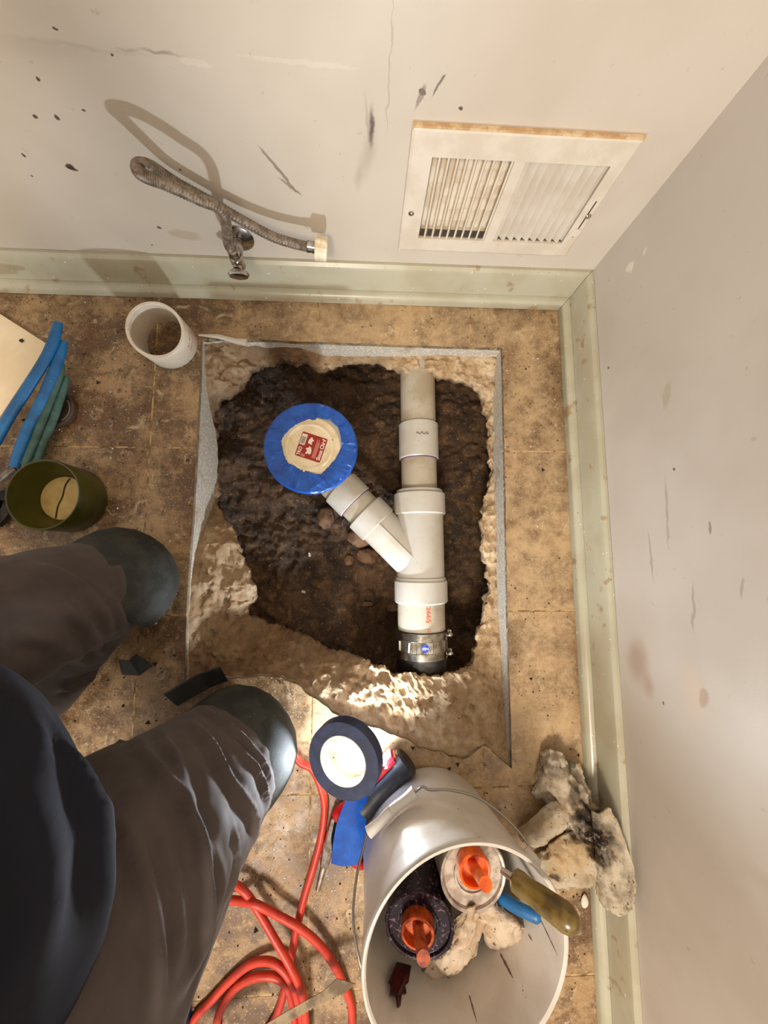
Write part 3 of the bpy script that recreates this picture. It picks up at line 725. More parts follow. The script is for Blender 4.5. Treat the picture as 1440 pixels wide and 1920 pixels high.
obj('duct_boot', join(bxs(ox0-.0035, ox1+.0035, .094, .098, oz0-.0035, oz1+.0035), bxs(ox0-.0035, ox0-.0025, .001, .094, oz0-.0035, oz1+.0035), bxs(ox1+.0025, ox1+.0035, .001, .094, oz0-.0035, oz1+.0035), bxs(ox0-.002, ox1+.002, .001, .094, oz0-.0035, oz0-.0025), bxs(ox0-.002, ox1+.002, .001, .094, oz1+.0025, oz1+.0035)), M['duct'], rg, 0)
for k in range(7):
    z = oz0+.004+k*.0245
    obj('damper_blade', box(ox1-ox0+.002, .004, .0212, .0015, Matrix.Translation(((ox0+ox1)/2, .020, z)) @ Matrix.Rotation(math.radians(-24), 4, 'X')), M['damper'], rg)
obj('lever_slot', quadbox(ox1+.0128, ox1+.0150, .185, .262, .0078, .0086), M['black_print'], rg, 0)
obj('lever', prism([(-.012, 0), (.004, -.010), (.010, .004), (.0, .012)], 0, .003, Matrix.Translation((ox1+.012, -.008, .196)) @ Matrix.Rotation(math.radians(90), 4, 'X') @ Matrix.Rotation(.4, 4, 'Z')), M['vent'], rg, 0)
for x, z in ((vx0+.016, .222), (vx1-.010, .232)):
    obj('screw', xf(solid([(.0052, 0), (.005, .0015), (.003, .003), (.001, .0034)], 20), frame((x, -.0078, z), (0, -1, 0))), M['chrome'], rg)

# ------------------------------------------------------------------ stop valve with its hose
vc = W(447, 446); 
sv = thing('stop_valve', (vc.x, 0, BBH+.02), 'chrome stop valve with a looped braided supply hose on the back wall', 'valve')
obj('escutcheon', xf(solid([(.030, 0), (.0295, .002), (.022, .005), (.0095, .0065)], 40), frame((vc.x, -.0004, vc.z), (0, -1, 0))), M['chrome'], sv)
bz = vc.z
bod = obj('valve_body', join(tube([(vc.x, -.008, bz), (vc.x, -.052, bz)], .0095, 20), xf(solid([(.0105, -.016), (.0125, -.013), (.0125, .010), (.0105, .013)], 24), Matrix.Translation((vc.x, -.050, bz))),
    tube([(vc.x, -.046, bz), (vc.x, -.066, bz-.002)], .0085, 18)), M['chrome'], sv)
hc = Vector((vc.x+.002, -.074, bz-.004))
obj('oval_handle', xf(solid([(.006, -.006), (.0145, -.0045), (.0165, 0), (.0145, .0045), (.006, .006)], 32), frame(hc, (0, -1, -.15)) @ Matrix.Diagonal((1.25, .8, 1, 1))), M['chrome'], sv)
out = Vector((vc.x, -.050, bz+.012))
obj('compression_nut', xf(solid([(.0095, 0), (.0105, .002), (.0105, .016), (.008, .020)], 6), frame(out, (0, 0, 1))), M['chrome'], sv, 20)
# hose: leaves the nut, climbs to the left, turns over and returns to the right
hp = [out+Vector((0, 0, .014)), out+Vector((-.002, -.002, .034)), W(418, 398, .068), W(370, 372, .078), W(310, 345, .082), W(272, 330, .078), W(258, 319, .069), W(262, 309, .056), W(285, 314, .040), W(330, 343, .030), W(390, 376, .028), W(450, 411, .032), W(510, 443, .040), W(560, 459, .044), W(588, 464, .045)]
hpts = catmull(hp, 40)
rs = [.0085+.00055*math.cos(i*math.pi/2) for i in range(len(hpts))]
obj('braided_hose', tube(hpts, rs, 14, (0, -1, 0)), M['braid'], sv, 60)
e1 = hpts[-1]; ed = (hpts[-1]-hpts[-4]).normalized()
obj('ferrule', xf(solid([(.0098, -.012), (.0102, -.010), (.0094, -.004), (.0102, 0), (.0098, .006)], 24), frame(e1, ed)), M['chrome'], sv)
n = 48; V, Q = [], []
for z, kk in ((.002, .92), (.0035, 1), (.012, 1), (.0125, .97), (.024, .97), (.0255, .86)):
    for k in range(n):
        a = 2*math.pi*k/n; r = .0195*kk*(1+.05*(1 if math.cos(a*8) > .2 else 0)); V.append(tuple(frame(e1, ed) @ Vector((r*math.cos(a), r*math.sin(a), z))))
for i in range(5):
    for k in range(n): Q.append((i*n+k, i*n+(k+1) % n, (i+1)*n+(k+1) % n, (i+1)*n+k))
Q.append(tuple(range(n-1, -1, -1))); Q.append(tuple(range(5*n, 6*n)))
obj('coupling_nut', (V, Q), M['cream_nut'], sv, 25)

# ------------------------------------------------------------------ tools at the left
def P3(l): return [F(x, y, z) for x, y, z in l]
bd0, bd1, bd2 = F(-120, 512, .012), F(90, 646, .012), F(-10, 796, .012)
bd3 = bd0+(bd2-bd1)
wbd = thing('white_board', ((bd0.x+bd2.x)/2, (bd0.y+bd2.y)/2, 0), 'cream white board lying flat under the blue plier handles', 'board')
obj('panel', prism([(p.x, p.y) for p in (bd0, bd1, bd2, bd3)], .0005, .012), M['board'], wbd, 0)
c = F(42, 640, .012)
obj('dark_crumb', xf(lump(.004, 3), Matrix.Translation((c.x, c.y, .0145))), M['grit'], wbd)

def plier(label, hs, mat_, r, piv, jaw, name='tongue_and_groove_pliers'):
    base = Vector((piv.x, piv.y, 0)); o = thing(name, base, label, 'pliers', 'pliers laid at the left edge')
    for h in hs:
        pts = catmull(h, 8); n = len(pts)
        obj('handle_grip', tube(pts, [r*(.75+.25*min(1, i/4)) if i < 5 else r*(1 if i < n-4 else .95) for i in range(n)], 16, (0, 0, 1), 1.0, .72), mat_, o)
        obj('handle_arm', tube([h[-1], h[-1].lerp(piv, .5), piv], [r*.8, r*.72, r*.9], 10, (0, 0, 1), 1, .55), M['grey_metal'], o)
    obj('pivot_bolt', xf(solid([(.009, -.011), (.011, -.009), (.011, .009), (.009, .011)], 20), Matrix.Translation(piv)), M['black_metal'], o)
    g = []
    for s in (-1, 1):
        d = (jaw-piv); pr = Vector((-d.y, d.x, 0)).normalized()*s
        poly = [piv+pr*.004, piv+pr*.020, piv+d*.45+pr*.024, piv+d+pr*.012, piv+d+pr*.003]
        zz = [p.z for p in poly]
        g.append(prism([(p.x, p.y) for p in poly], piv.z-.006, piv.z+.006))
        for k in range(5):
            t_ = piv+d*(.45+.1*k)+pr*.003; g.append(box(.003, .004, .011, 0, Matrix.Translation((t_.x, t_.y, piv.z))))
    obj('toothed_jaw', join(*g), M['black_metal'], o, 0)
    return o
plier('blue handled pliers across the white board, uppermost of the two pairs', [P3([(110, 605, .055), (92, 660, .055), (55, 722, .05), (18, 780, .045), (-20, 850, .04)]), P3([(119, 640, .045), (104, 690, .045), (78, 752, .04), (50, 810, .035), (26, 876, .03)])],
      M['blue_grip'], .0115, F(-40, 930, .035), F(-75, 1010, .03))
plier('green handled pliers beside the olive tub', [P3([(115, 682, .040), (108, 712, .038), (86, 770, .034), (64, 830, .03), (46, 872, .028)]), P3([(124, 706, .028), (116, 735, .027), (100, 785, .026), (82, 830, .024), (68, 870, .022)])],
      M['green_grip'], .0088, F(12, 930, .016), F(-10, 985, .016))
c = F(112, 770, .0)
bl = thing('round_lid', (c.x, c.y, 0), 'dark brown round plastic lid half hidden behind green plier handles', 'lid')
obj('lid_disc', xf(solid([(.036, .001), (.040, .003), (.040, .014), (.038, .016), (.035, .016), (.034, .011), (.0005, .011)], 48), Matrix.Translation((c.x, c.y, 0))), M['brown_lid'], bl)
obj('pale_arc', tube([(c.x+.030*math.cos(a), c.y+.030*math.sin(a), .0118) for a in [(-60+k*10)*math.pi/180 for k in range(11)]], .0013, 6), M['grey_print'], bl)  # thin pale arc concentric with the lid rim

tc_ = Vector((-1.118, -.502, 0)); ob = thing('olive_tub', tc_, 'olive green plastic tub with tan residue inside on the floor', 'tub')
obj('tub_body', xf(lathe([(.0005, .001), (.066, .001), (.068, .004), (.0695, .084), (.068, .086), (.0655, .085), (.060, .060), (.045, .034), (.044, .010), (.0005, .010)], 64, False), Matrix.Translation(tc_)), M['olive'], ob)
rsd = obj('tan_residue', xf(solid([(.0445, .026), (.0455, .033), (.044, .0345), (.0005, .0348)], 48), Matrix.Translation(tc_)), M['tan_fill'], ob)
pts = catmull([F(131, 897, .036), F(122, 910, .036), F(117, 930, .036), F(108, 950, .036), F(104, 972, .036)], 6)
obj('dark_crease', tube(pts, .0012, 6), M['hair_line'], rsd)

# ------------------------------------------------------------------ work light, tape and the hand tools in front of the pit
LP = Vector((F(728, 1398, .06)))                 # the light leaves here
a, b = F(676, 1516, .032), F(764, 1424, .032); ax = (b-a).normalized()
wl = thing('work_light', ((a.x+b.x)/2, (a.y+b.y)/2, 0), 'black and red work light shining beside the bucket and the blue tape', 'work light')
bl_ = (b-a).length
obj('barrel', xf(solid([(.018, 0), (.0265, .005), (.027, .02), (.025, .03), (.025, bl_-.03), (.0275, bl_-.022), (.0275, bl_-.004), (.024, bl_)], 40), frame(a, ax)), M['black_plastic'], wl)
nrm = Vector((-ax.y, ax.x, 0)); nrm = nrm if nrm.x < 0 else -nrm
md = (a+b)/2
Mh = Matrix((ax, nrm, Vector((0, 0, 1)))).transposed().to_4x4()
Mh.translation = md+nrm*.024
hs_ = obj('red_housing', box(bl_*.86, .020, .040, .006, Mh), M['red_plastic'], wl)
Mh2 = Mh.copy(); Mh2.translation = md+nrm*.0345+ax*.006
obj('led_panel', box(bl_*.66, .003, .026, .001, Mh2), M['led'], wl)
l = bpy.data.lights.new('work_light_beam', 'AREA'); l.shape = 'RECTANGLE'; l.size = .05; l.size_y = .02; l.energy = 6.0; l.color = (.80, .90, 1.0)
lo_ = bpy.data.objects.new('work_light_beam', l); COL.objects.link(lo_)
lo_.location = md+nrm*.042+ax*.012+Vector((0, 0, .012)); lo_.rotation_euler = Vector((-.12, .90, .36)).to_track_quat('-Z', 'Y').to_euler()

tcn = F(648, 1420, .092)
tr = thing('tape_roll', (tcn.x, tcn.y, .05), 'roll of blue masking tape with a torn tail propped over the glowing work light', 'tape roll')
TM = Matrix.Translation(tcn) @ Matrix.Rotation(math.radians(-22), 4, 'Y') @ Matrix.Rotation(math.radians(4), 4, 'X')
obj('tape_wound', xf(lathe([(.0455, -.013), (.0690, -.013), (.0695, -.0125), (.0695, .0125), (.0690, .013), (.0455, .013)], 72), TM), M['blue_roll'], tr, 30)
obj('cardboard_core', xf(lathe([(.0432, -.0132), (.0454, -.0132), (.0454, .0134), (.0432, .0134)], 72), TM), M['tape_core'], tr, 30)
V, Q = [], []
tl = [(F(652, 1492, .075), F(690, 1488, .06)), (F(640, 1520, .060), F(688, 1516, .052)), (F(630, 1548, .045), F(686, 1550, .046)), (F(624, 1585, .028), F(682, 1585, .034)), (F(621, 1619, .016), F(670, 1621, .022))]
for p, q in tl:
    for k in range(7):
        s = k/6; r = p.lerp(q, s); r.z += .006*math.sin(s*math.pi); V.append(r)
for i in range(len(tl)-1):
    for k in range(6): Q.append((i*7+k, i*7+k+1, (i+1)*7+k+1, (i+1)*7+k))
nv = len(V); V += [Vector(p)-Vector((0, 0, .0006)) for p in V]; Q += [tuple(nv+i for i in reversed(q)) for q in Q]
obj('tape_tail', (V, Q), M['blue_tape'], tr, 60)

h0, h1, h2, h3, h4 = F(655, 1512, .020), F(628, 1532, .016), F(620, 1570, .014), F(608, 1622, .013), F(596, 1668, .012)
sd = thing('screwdriver', (h2.x, h2.y, 0), 'red handled screwdriver with a bright steel shank under the tape tail', 'screwdriver')
obj('handle', tube(catmull([h0, h0.lerp(h1, .5), h1], 6), [.010, .0135, .014, .014, .014, .0145, .0145, .0145, .014, .0135, .013, .012, .010], 14), M['red_plastic'], sd)
obj('bolster', tube([h1, h2, h2.lerp(h3, .4), h3], [.0085, .0105, .0125, .0085], 8), M['chrome'], sd, 30)
obj('shank', tube([h3, h4], [.0065, .005], 10), M['steel'], sd)
q0, q1, q2 = F(640, 1592, .011), F(662, 1612, .011), F(683, 1624, .010)
rp = thing('red_grip_tool', (q1.x, q1.y, 0), 'glossy red tool grip poking out between tape tail and bucket', 'tool')
obj('grip', tube(catmull([q0, q1, q2], 6), [.007, .009, .0095, .010, .010, .010, .010, .010, .0098, .0095, .009, .008, .006], 14), M['red_plastic'], rp)
obj('collar', tube([q0, q0+(q0-q1).normalized()*.012], [.0062, .005], 12), M['black_plastic'], rp)

# one long red air hose
def H(x, y, z=.0085): return F(340+.3228*x, 1300+.3228*y, z)
hz = [H(640, 330, .009), H(690, 400), H(760, 440), H(808, 540), H(832, 660), H(815, 820), H(770, 1000), H(730, 1130), H(690, 1280), H(655, 1440), H(630, 1580, .0085), H(600, 1720), H(540, 1900), H(400, 2080), H(200, 2120), H(60, 2020), H(70, 1900), H(170, 1790), H(270, 1680), H(400, 1575, .012), H(520, 1560, .02), H(610, 1630, .026), H(670, 1760, .024), H(700, 1930, .012), H(650, 2120), H(420, 2220), H(230, 2120), H(205, 1930), H(245, 1810), H(335, 1695), H(450, 1645, .014), H(560, 1655, .016), H(625, 1730, .014), H(660, 1900, .01), H(690, 2100), H(730, 2060, .016), H(722, 1900, .024), H(700, 1740, .034), H(640, 1600, .036), H(540, 1425, .03), H(440, 1255, .026), H(365, 1150, .03), H(250, 1080, .018), H(160, 1120), H(200, 1190, .012), H(330, 1205, .022), H(430, 1225, .038), H(560, 1290, .03), H(700, 1372, .026), H(815, 1475, .02), H(900, 1600, .014), H(955, 1720), H(985, 1810), H(990, 1950), H(960, 2150)]
ahz = obj('air_hose', tube(catmull(hz, 10), .0074, 12), M['hose'], None, 180)
tag(ahz, 'red rubber air hose coiled on the floor at the bottom', 'hose')

# flat saw blade lying over the hose
sb = [(380, 1995), (560, 1880), (700, 1800), (830, 1728), (905, 1658), (1012, 1690), (960, 1732), (800, 1806), (640, 1898), (470, 2010)]
zb_ = lambda x: .070-.00002*(x-500)
pts = [H(x, y, zb_(x)) for x, y in sb]
# small teeth along the lower edge
edge = []
for p, q in zip(pts[6:9], pts[7:10]):
    k = max(2, int((q-p).length/.006)); nn = Vector((-(q-p).y, (q-p).x, 0)).normalized()
    for j in range(k):
        edge.append(p.lerp(q, j/k)); edge.append(p.lerp(q, (j+.5)/k)+nn*.0022)
full = pts[:6]+edge+[pts[9]]
js = thing('jab_saw', (pts[9].x, pts[9].y, 0), 'worn pointed jab saw blade lying over the red hose at the bottom edge', 'saw')
n = len(full); V = [tuple(p) for p in full]+[tuple(p-Vector((0, 0, .0012))) for p in full]
obj('blade', (V, [tuple(range(n)), tuple(range(2*n-1, n-1, -1))]+[(i, (i+1) % n, n+(i+1) % n, n+i) for i in range(n)]), M['saw'], js, 0)
hd = (pts[0]-pts[2]).normalized(); m0 = (pts[0]+pts[9])/2
obj('handle', tube([m0-hd*.01, m0+hd*.03, m0+hd*.08, m0+hd*.12], [.012, .017, .016, .012], 14), M['black_plastic'], js)
p = F(350, 1870, .03); bx = thing('blue_box', (p.x-.045, p.y-.03, 0), 'small blue box with a pale edge beside the knee at the bottom', 'box')
obj('carton', box(.085, .11, .045, .002, Matrix.Translation((p.x-.045, p.y-.03, .0232)) @ Matrix.Rotation(.06, 4, 'Z')), M['blue_box'], bx)
obj('pale_edge', box(.0865, .010, .0465, .001, Matrix.Translation((p.x-.045+.002, p.y-.03-.055, .0238)) @ Matrix.Rotation(.06, 4, 'Z')), M['cream_nut'], bx)

# ------------------------------------------------------------------ bucket and what it holds
B0 = Vector((-.372, -1.189, 0)); BT = Vector((-.349, -1.196, .24)); BA = (BT-B0).normalized(); BH = (BT-B0).length
BM = frame(B0+Vector((0, 0, .001)), BA, (0, 1, 0)) 
bk = thing('bucket', B0, 'white plastic bucket with wire bail, holding cans and rags', 'bucket')
wall_o = lambda z: .131+.0195*z/.24
prof = [(.0005, .004), (.118, .004), (.121, .0), (.129, 0), (.131, .003), (wall_o(.12), .12), (wall_o(.170), .170), (wall_o(.17)+.0022, .172), (wall_o(.20)+.0022, .200), (wall_o(.2)+.0045, .203), (wall_o(.214)+.005, .216), (.1555, .228), (.1565, .236), (.1553, .2395), (.1525, .240), (.1495, .2375), (.1475, .228), (.1270, .0075), (.0005, .0065)]
obj('bucket_body', xf(lathe(prof, 96, False), BM), M['bucket'], bk, 30)
# inner drips of purple primer
def inner(theta, z, off=.0007): r = .1270+(.1475-.1270)*(z-.0075)/(.228-.0075)-off; return BM @ Vector((r*math.cos(theta), r*math.sin(theta), z))
def drip(t0, z0, t1, z1, w):
    n = 10; V, Q = [], []
    for i in range(n+1):
        s = i/n; tt = t0+(t1-t0)*s; z = z0+(z1-z0)*s; ww = w*(.35+.65*math.sin(math.pi*min(1, s*.9+.1)))*(1+.3*math.sin(i*1.9))
        V += [inner(tt-ww/.28, z), inner(tt+ww/.28, z)]
    for i in range(n): Q.append((2*i, 2*i+1, 2*i+3, 2*i+2))
    return V, Q
def toth(px, py):                        # inner wall point seen at a pixel
    d = ray(px, py); best = None
    Bi = BM.inverted(); o = Bi @ CC; dl = Bi.to_3x3() @ d
    tt = .4
    hit = None
    while tt < 1.2:
        q = o+dl*tt; r = math.hypot(q.x, q.y); ri = .1270+(.1475-.1270)*(q.z-.0075)/(.228-.0075)
        if q.z < .235 and r > ri and hit: return hit
        if q.z < .236 and r < ri: hit = (math.atan2(q.y, q.x), max(.01, q.z))
        if q.z < .009: return hit
        tt += .001
    return hit
for (xa, ya, xb, yb, w) in [(938, 1788, 962, 1834, .0035), (972, 1824, 1012, 1920, .0025), (880, 1866, 894, 1916, .002), (1012, 1722, 1046, 1792, .0015), (1026, 1738, 1058, 1798, .0008), (990, 1752, 998, 1764, .002)]:
    ta, tb = toth(xa, ya), toth(xb, yb)
    if ta and tb: obj('primer_drip', drip(ta[0], ta[1], tb[0], tb[1], w), M['drip'], bk, 180)
# bail
e_l, e_r = F(694, 1868, .205), F(1004, 1604, .212)
mid_ = (e_l+e_r)/2; eax = (e_r-e_l).normalized(); nn = Vector((-eax.y, eax.x, 0)); 
if nn.y < 0: nn = -nn
L2_ = (e_r-e_l).length/2
bailpts = P3([(694, 1868, .207), (682, 1831, .200), (669, 1777, .19), (662, 1714, .172), (669, 1643, .150), (680, 1596, .134), (688, 1566, .124), (700, 1552, .122), (732, 1522, .118), (772, 1488, .116), (780, 1484, .117), (792, 1475, .120), (806, 1481, .122), (840, 1481, .128), (890, 1493, .140), (932, 1520, .155), (973, 1560, .180), (1002, 1602, .206)])
def push(p, off):                        # keep a point outside the bucket wall
    q = BM.inverted() @ p; r = math.hypot(q.x, q.y); need = wall_o(q.z)+off
    if r < need: q.x *= need/r; q.y *= need/r
    return BM @ q
bailpts = [push(p, .007) for p in bailpts]
bw = catmull(bailpts, 6)
obj('bail_wire', tube([push(p, .0035) for p in bw], .0021, 8), M['wire'], bk, 180)
gp = bw[6*7:6*9+1]
gA, gB = bw[6*6+2], bw[6*9+4]
gpts = [push(gA.lerp(gB, k/8), .013) for k in range(9)]
obj('bail_grip', join(tube(gpts[:5], [.0105, .0095, .009, .0095, .0102], 18), tube(gpts[4:], [.0095, .009, .009, .0095, .0110], 18)), M['grip_white'], bk, 50)
for p in (bailpts[0], bailpts[-1]):
    q = BM.inverted() @ p; d = (BM.to_3x3() @ Vector((q.x, q.y, 0))).normalized()
    obj('bail_ear', xf(solid([(.014, -.012), (.014, -.002), (.012, .001), (.004, .0015)], 24), frame(p, d)), M['bucket'], bk)

def can(cpx, z, tilt, rad, h, matl, orng, label, stem_to, cup_px):
    c = F(cpx[0], cpx[1], z); M_ = Matrix.Translation(c) @ Matrix.Rotation(tilt[0], 4, 'X') @ Matrix.Rotation(tilt[1], 4, 'Y')
    o = thing('solvent_can', M_ @ Vector((0, 0, -h)), label, 'can', 'solvent cans in the bucket')
    obj('can_body', xf(solid([(rad-.002, -h), (rad, -h+.003), (rad-.0012, -h+.006), (rad-.0012, -.008), (rad+.0005, -.004), (rad+.0008, 0), (rad-.001, .0012), (rad-.004, 0), (rad-.006, -.004), (rad*.6, -.0045), (rad*.58, -.002), (rad*.52, -.002), (rad*.5, -.0045), (.0005, -.0045)], 56), M_), matl, o)
    cu = F(cup_px[0], cup_px[1], z+.012); cu = M_.inverted() @ cu; cu.z = 0; 
    obj('screw_cap', xf(lathe([(.012, -.004), (.0245, -.004), (.0255, .0), (.0255, .017), (.0235, .0185), (.0215, .0175), (.020, .004), (.012, .003)], 40), M_ @ Matrix.Translation((cu.x, cu.y, 0))), orng, o)
    obj('cap_floor', xf(disc(.0215, .001, .004, 32), M_ @ Matrix.Translation((cu.x, cu.y, 0))), orng, o)
    sA = M_ @ Vector((cu.x, cu.y, .003)); sB = F(stem_to[0], stem_to[1], z+.075)
    obj('stem', tube([sA, sA.lerp(sB, .5), sB], [.0085, .0088, .0095], 20), orng, o, 60)
    return o
can((786, 1737), .185, (.10, -.16), .0535, .165, M['dark_can'], M['orange_dark'], 'purple-black stained solvent can with an orange cap in the bucket', (794, 1797), (783, 1745))
can((888, 1640), .180, (-.06, .05), .0535, .165, M['clear_can'], M['orange'], 'pale tin solvent can with an orange cap beside the bucket wall', (911, 1658), (889, 1630))

# cloth helper: sheet through control rows, wrinkled, with thickness
def cloth(rows, name, label, mat_, cat, group=None, amp=.003, sub=11, thick=.003, seed=1., parent=None, fz=28):
    R_ = [catmull(r, sub) for r in rows]; nc = len(R_[0]); cols = [catmull([r[k] for r in R_], sub) for k in range(nc)]; nr = len(cols[0])
    G = [[cols[k][i] for k in range(nc)] for i in range(nr)]
    V, Q = [], []
    for i in range(nr):
        for k in range(nc):
            p = G[i][k]; a_ = G[min(i+1, nr-1)][k]-G[max(i-1, 0)][k]; b_ = G[i][min(k+1, nc-1)]-G[i][max(k-1, 0)]
            n_ = a_.cross(b_)
            n_ = n_.normalized() if n_.length > 1e-9 else Vector((0, 0, 1))
            if n_.z < 0: n_ = -n_
            V.append(p+n_*(amp*fbm(p, fz, 4, seed)*1.3+amp*.9*(.25-abs(fbm(p, 46, 3, seed+3)))+amp*1.1*(.3-abs(fbm(Vector((p.x+p.y*.6, p.y*.35-p.x*.2, p.z)), 34, 2, seed+6)))+.0016*nz(p, 240, seed)))
    for i in range(nr-1):
        for k in range(nc-1): Q.append((i*nc+k, i*nc+k+1, (i+1)*nc+k+1, (i+1)*nc+k))
    n0 = len(V); V2 = [p-Vector((0, 0, thick)) for p in V]; Q2 = [tuple(n0+i for i in reversed(q)) for q in Q]
    bd_ = [k for k in range(nc)]+[i*nc+nc-1 for i in range(1, nr)]+[(nr-1)*nc+k for k in range(nc-2, -1, -1)]+[i*nc for i in range(nr-2, 0, -1)]
    Q3 = [(bd_[i], bd_[(i+1) % len(bd_)], n0+bd_[(i+1) % len(bd_)], n0+bd_[i]) for i in range(len(bd_))]
    return V+V2, Q+Q2+Q3
def rag_mat(name, marks, base=lin(190, 178, 158), base2=lin(166, 148, 122)):
    t = NT(name); c = t.mix(t.ramp(t.noise(20, 4), .4, .65), base, base2)
    wv = t.warp(.05, 40)
    n_ = t.noise(60, 6, .75)
    for (p, s, colr, amt) in marks:
        k = t.blob(wv, p, (s, s, s*2)); k = t.math('MULTIPLY', t.ramp(k, .05, .6), t.ramp(n_, .34, .50, .45, 1.)); k = t.math('MULTIPLY', k, amt)
        c = t.mix(k, c, colr)
    c = t.mix(t.ramp(t.noise(85, 4), .61, .68, 0, .85), c, lin(92, 68, 46)); c = t.mix(t.ramp(t.noise(26, 6, .8), .56, .70, 0, .7), c, lin(120, 92, 62))
    t.set(Base_Color=c, Roughness=.95, Specular_IOR_Level=.15)
    b = t.bump(t.noise(700, 3), .7, .0015); t.bump(t.noise(90, 4), .5, .004, b); return t.m
M['bucket_rag'] = rag_mat('bucket_rag', [], lin(204, 186, 164), lin(180, 154, 126))
br = thing('bucket_rag', F(850, 1780, .10), 'off-white crumpled rag tucked around the cans inside the bucket', 'rag')
rows = [P3([(905, 1690, .165), (882, 1700, .185), (862, 1715, .17), (850, 1735, .155)]), P3([(912, 1720, .15), (880, 1735, .18), (852, 1760, .165), (838, 1785, .14)]), P3([(898, 1760, .13), (868, 1790, .160), (835, 1800, .150), (812, 1800, .14)]),
        P3([(880, 1810, .10), (858, 1828, .120), (828, 1832, .125), (795, 1822, .128)]), P3([(850, 1850, .085), (836, 1868, .09), (822, 1880, .1), (783, 1830, .12)])]
obj('cloth', cloth(rows, '', '', None, '', amp=.006, seed=5), M['bucket_rag'], br, 180)
rows = [P3([(896, 1700, .16), (915, 1692, .175), (935, 1700, .165), (948, 1712, .15)]), P3([(898, 1722, .15), (925, 1715, .182), (960, 1725, .165), (975, 1738, .14)]), P3([(905, 1750, .125), (935, 1748, .165), (970, 1742, .16), (989, 1748, .125)]), P3([(912, 1772, .10), (932, 1783, .12), (962, 1780, .12), (984, 1764, .11)])]
obj('cloth_fold', cloth(rows, '', '', None, '', amp=.005, seed=9), M['bucket_rag'], br, 180)

k0, k1 = F(966, 1650, .232), F(1074, 1730, .292); kd = (k1-k0).normalized()
kn = thing('amber_handle_tool', k0-kd*.022, 'amber brown ribbed tool handle leaning over the bucket rim', 'tool')
V, Q = [], []; n = 32; Lk = (k1-k0).length
prf = [(-.004, .010), (.0, .0155), (.010, .0165), (.020, .0145), (.035, .0165), (.08*Lk/.12, .0175), (Lk*.88, .0185), (Lk*.97, .0165), (Lk+.006, .011), (Lk+.009, .004)]
for z, r in prf:
    for k in range(n):
        a = 2*math.pi*k/n; fl_ = 1-.10*max(0, math.cos(a*6))*(1 if .03 < z < Lk*.8 else 0); V.append(tuple(frame(k0, kd) @ Vector((r*fl_*math.cos(a), r*fl_*math.sin(a)*.9, z))))
for i in range(len(prf)-1):
    for k in range(n): Q.append((i*n+k, i*n+(k+1) % n, (i+1)*n+(k+1) % n, (i+1)*n+k))
Q.append(tuple(range(n-1, -1, -1))); Q.append(tuple(range((len(prf)-1)*n, len(prf)*n)))
obj('handle', (V, Q), M['amber'], kn, 35)
obj('shank', tube([k0-kd*.022, k0-kd*.003], [.0045, .006], 12), M['steel'], kn)
j0, j1 = F(935, 1680, .165), F(1014, 1722, .205)
bg = thing('blue_grip_tool', j0, 'blue tool grip under the amber handle inside the bucket', 'tool')
obj('grip', tube(catmull([j0, j0.lerp(j1, .35)+Vector((0, 0, .004)), j0.lerp(j1, .7)+Vector((0, 0, .003)), j1], 5), [.006]+[.010]*13+[.008, .005], 14, (0, 0, 1), 1, .7), M['blue_grip'], bg)
obj('metal_tang', tube([j0-(j1-j0).normalized()*.03, j0], .0045, 8), M['grey_metal'], bg)
mb = [(738, 1812), (766, 1820), (760, 1852), (754, 1856), (756, 1872), (747, 1872), (744, 1896), (739, 1897), (737, 1876), (725, 1874), (727, 1852), (722, 1848), (730, 1830)]
pp = []
for x, y in mb:
    th = toth(x, y); pp.append(inner(th[0], min(th[1], .20), .006) if th else F(x, y, .12))
c_ = sum(pp, Vector())/len(pp); mo = thing('maroon_strip', Vector((c_.x, c_.y, min(p.z for p in pp))), 'dark maroon jagged plastic strip under the stained can in the bucket', 'strip')
nv = len(pp); inw = (BM @ Vector((0, 0, c_.z))-c_); inw.z = 0; inw = inw.normalized()*.003
obj('strip', ([tuple(p) for p in pp]+[tuple(p+inw) for p in pp], [tuple(range(nv)), tuple(range(2*nv-1, nv-1, -1))]+[(i, (i+1) % nv, nv+(i+1) % nv, nv+i) for i in range(nv)]), M['maroon'], mo, 0)

# ------------------------------------------------------------------ dirty rag against the right baseboard
RO = F(1060, 1560, 0)
rgm = []
def rk(px, py, z, s, col, amt):
    p = F(px, py, z)-RO; rgm.append(((p.x, p.y, p.z), s, col, amt))
BK = lin(30, 22, 17)
for a_ in [(1100, 1555, .05, .05, BK, 1.), (1088, 1520, .05, .035, BK, .9), (1075, 1480, .05, .03, BK, .7), (1110, 1585, .05, .03, BK, 1.), (1040, 1640, .03, .016, BK, .9), (1030, 1440, .03, .022, BK, .6), (1138, 1588, .07, .018, lin(70, 36, 14), .9), (1078, 1440, .05, .02, BK, .8), (1060, 1600, .04, .06, lin(180, 142, 86), .5), (1120, 1540, .06, .03, BK, .8)]: rk(*a_)
M['rag'] = rag_mat('dirty_rag', rgm)
dr = thing('dirty_rag', RO, 'soil blackened off-white rag heaped against the right baseboard', 'rag')
def cl(name, rows, **kw): return obj(name, cloth([P3(r) for r in rows], '', '', None, '', **kw), M['rag'], dr, 180)
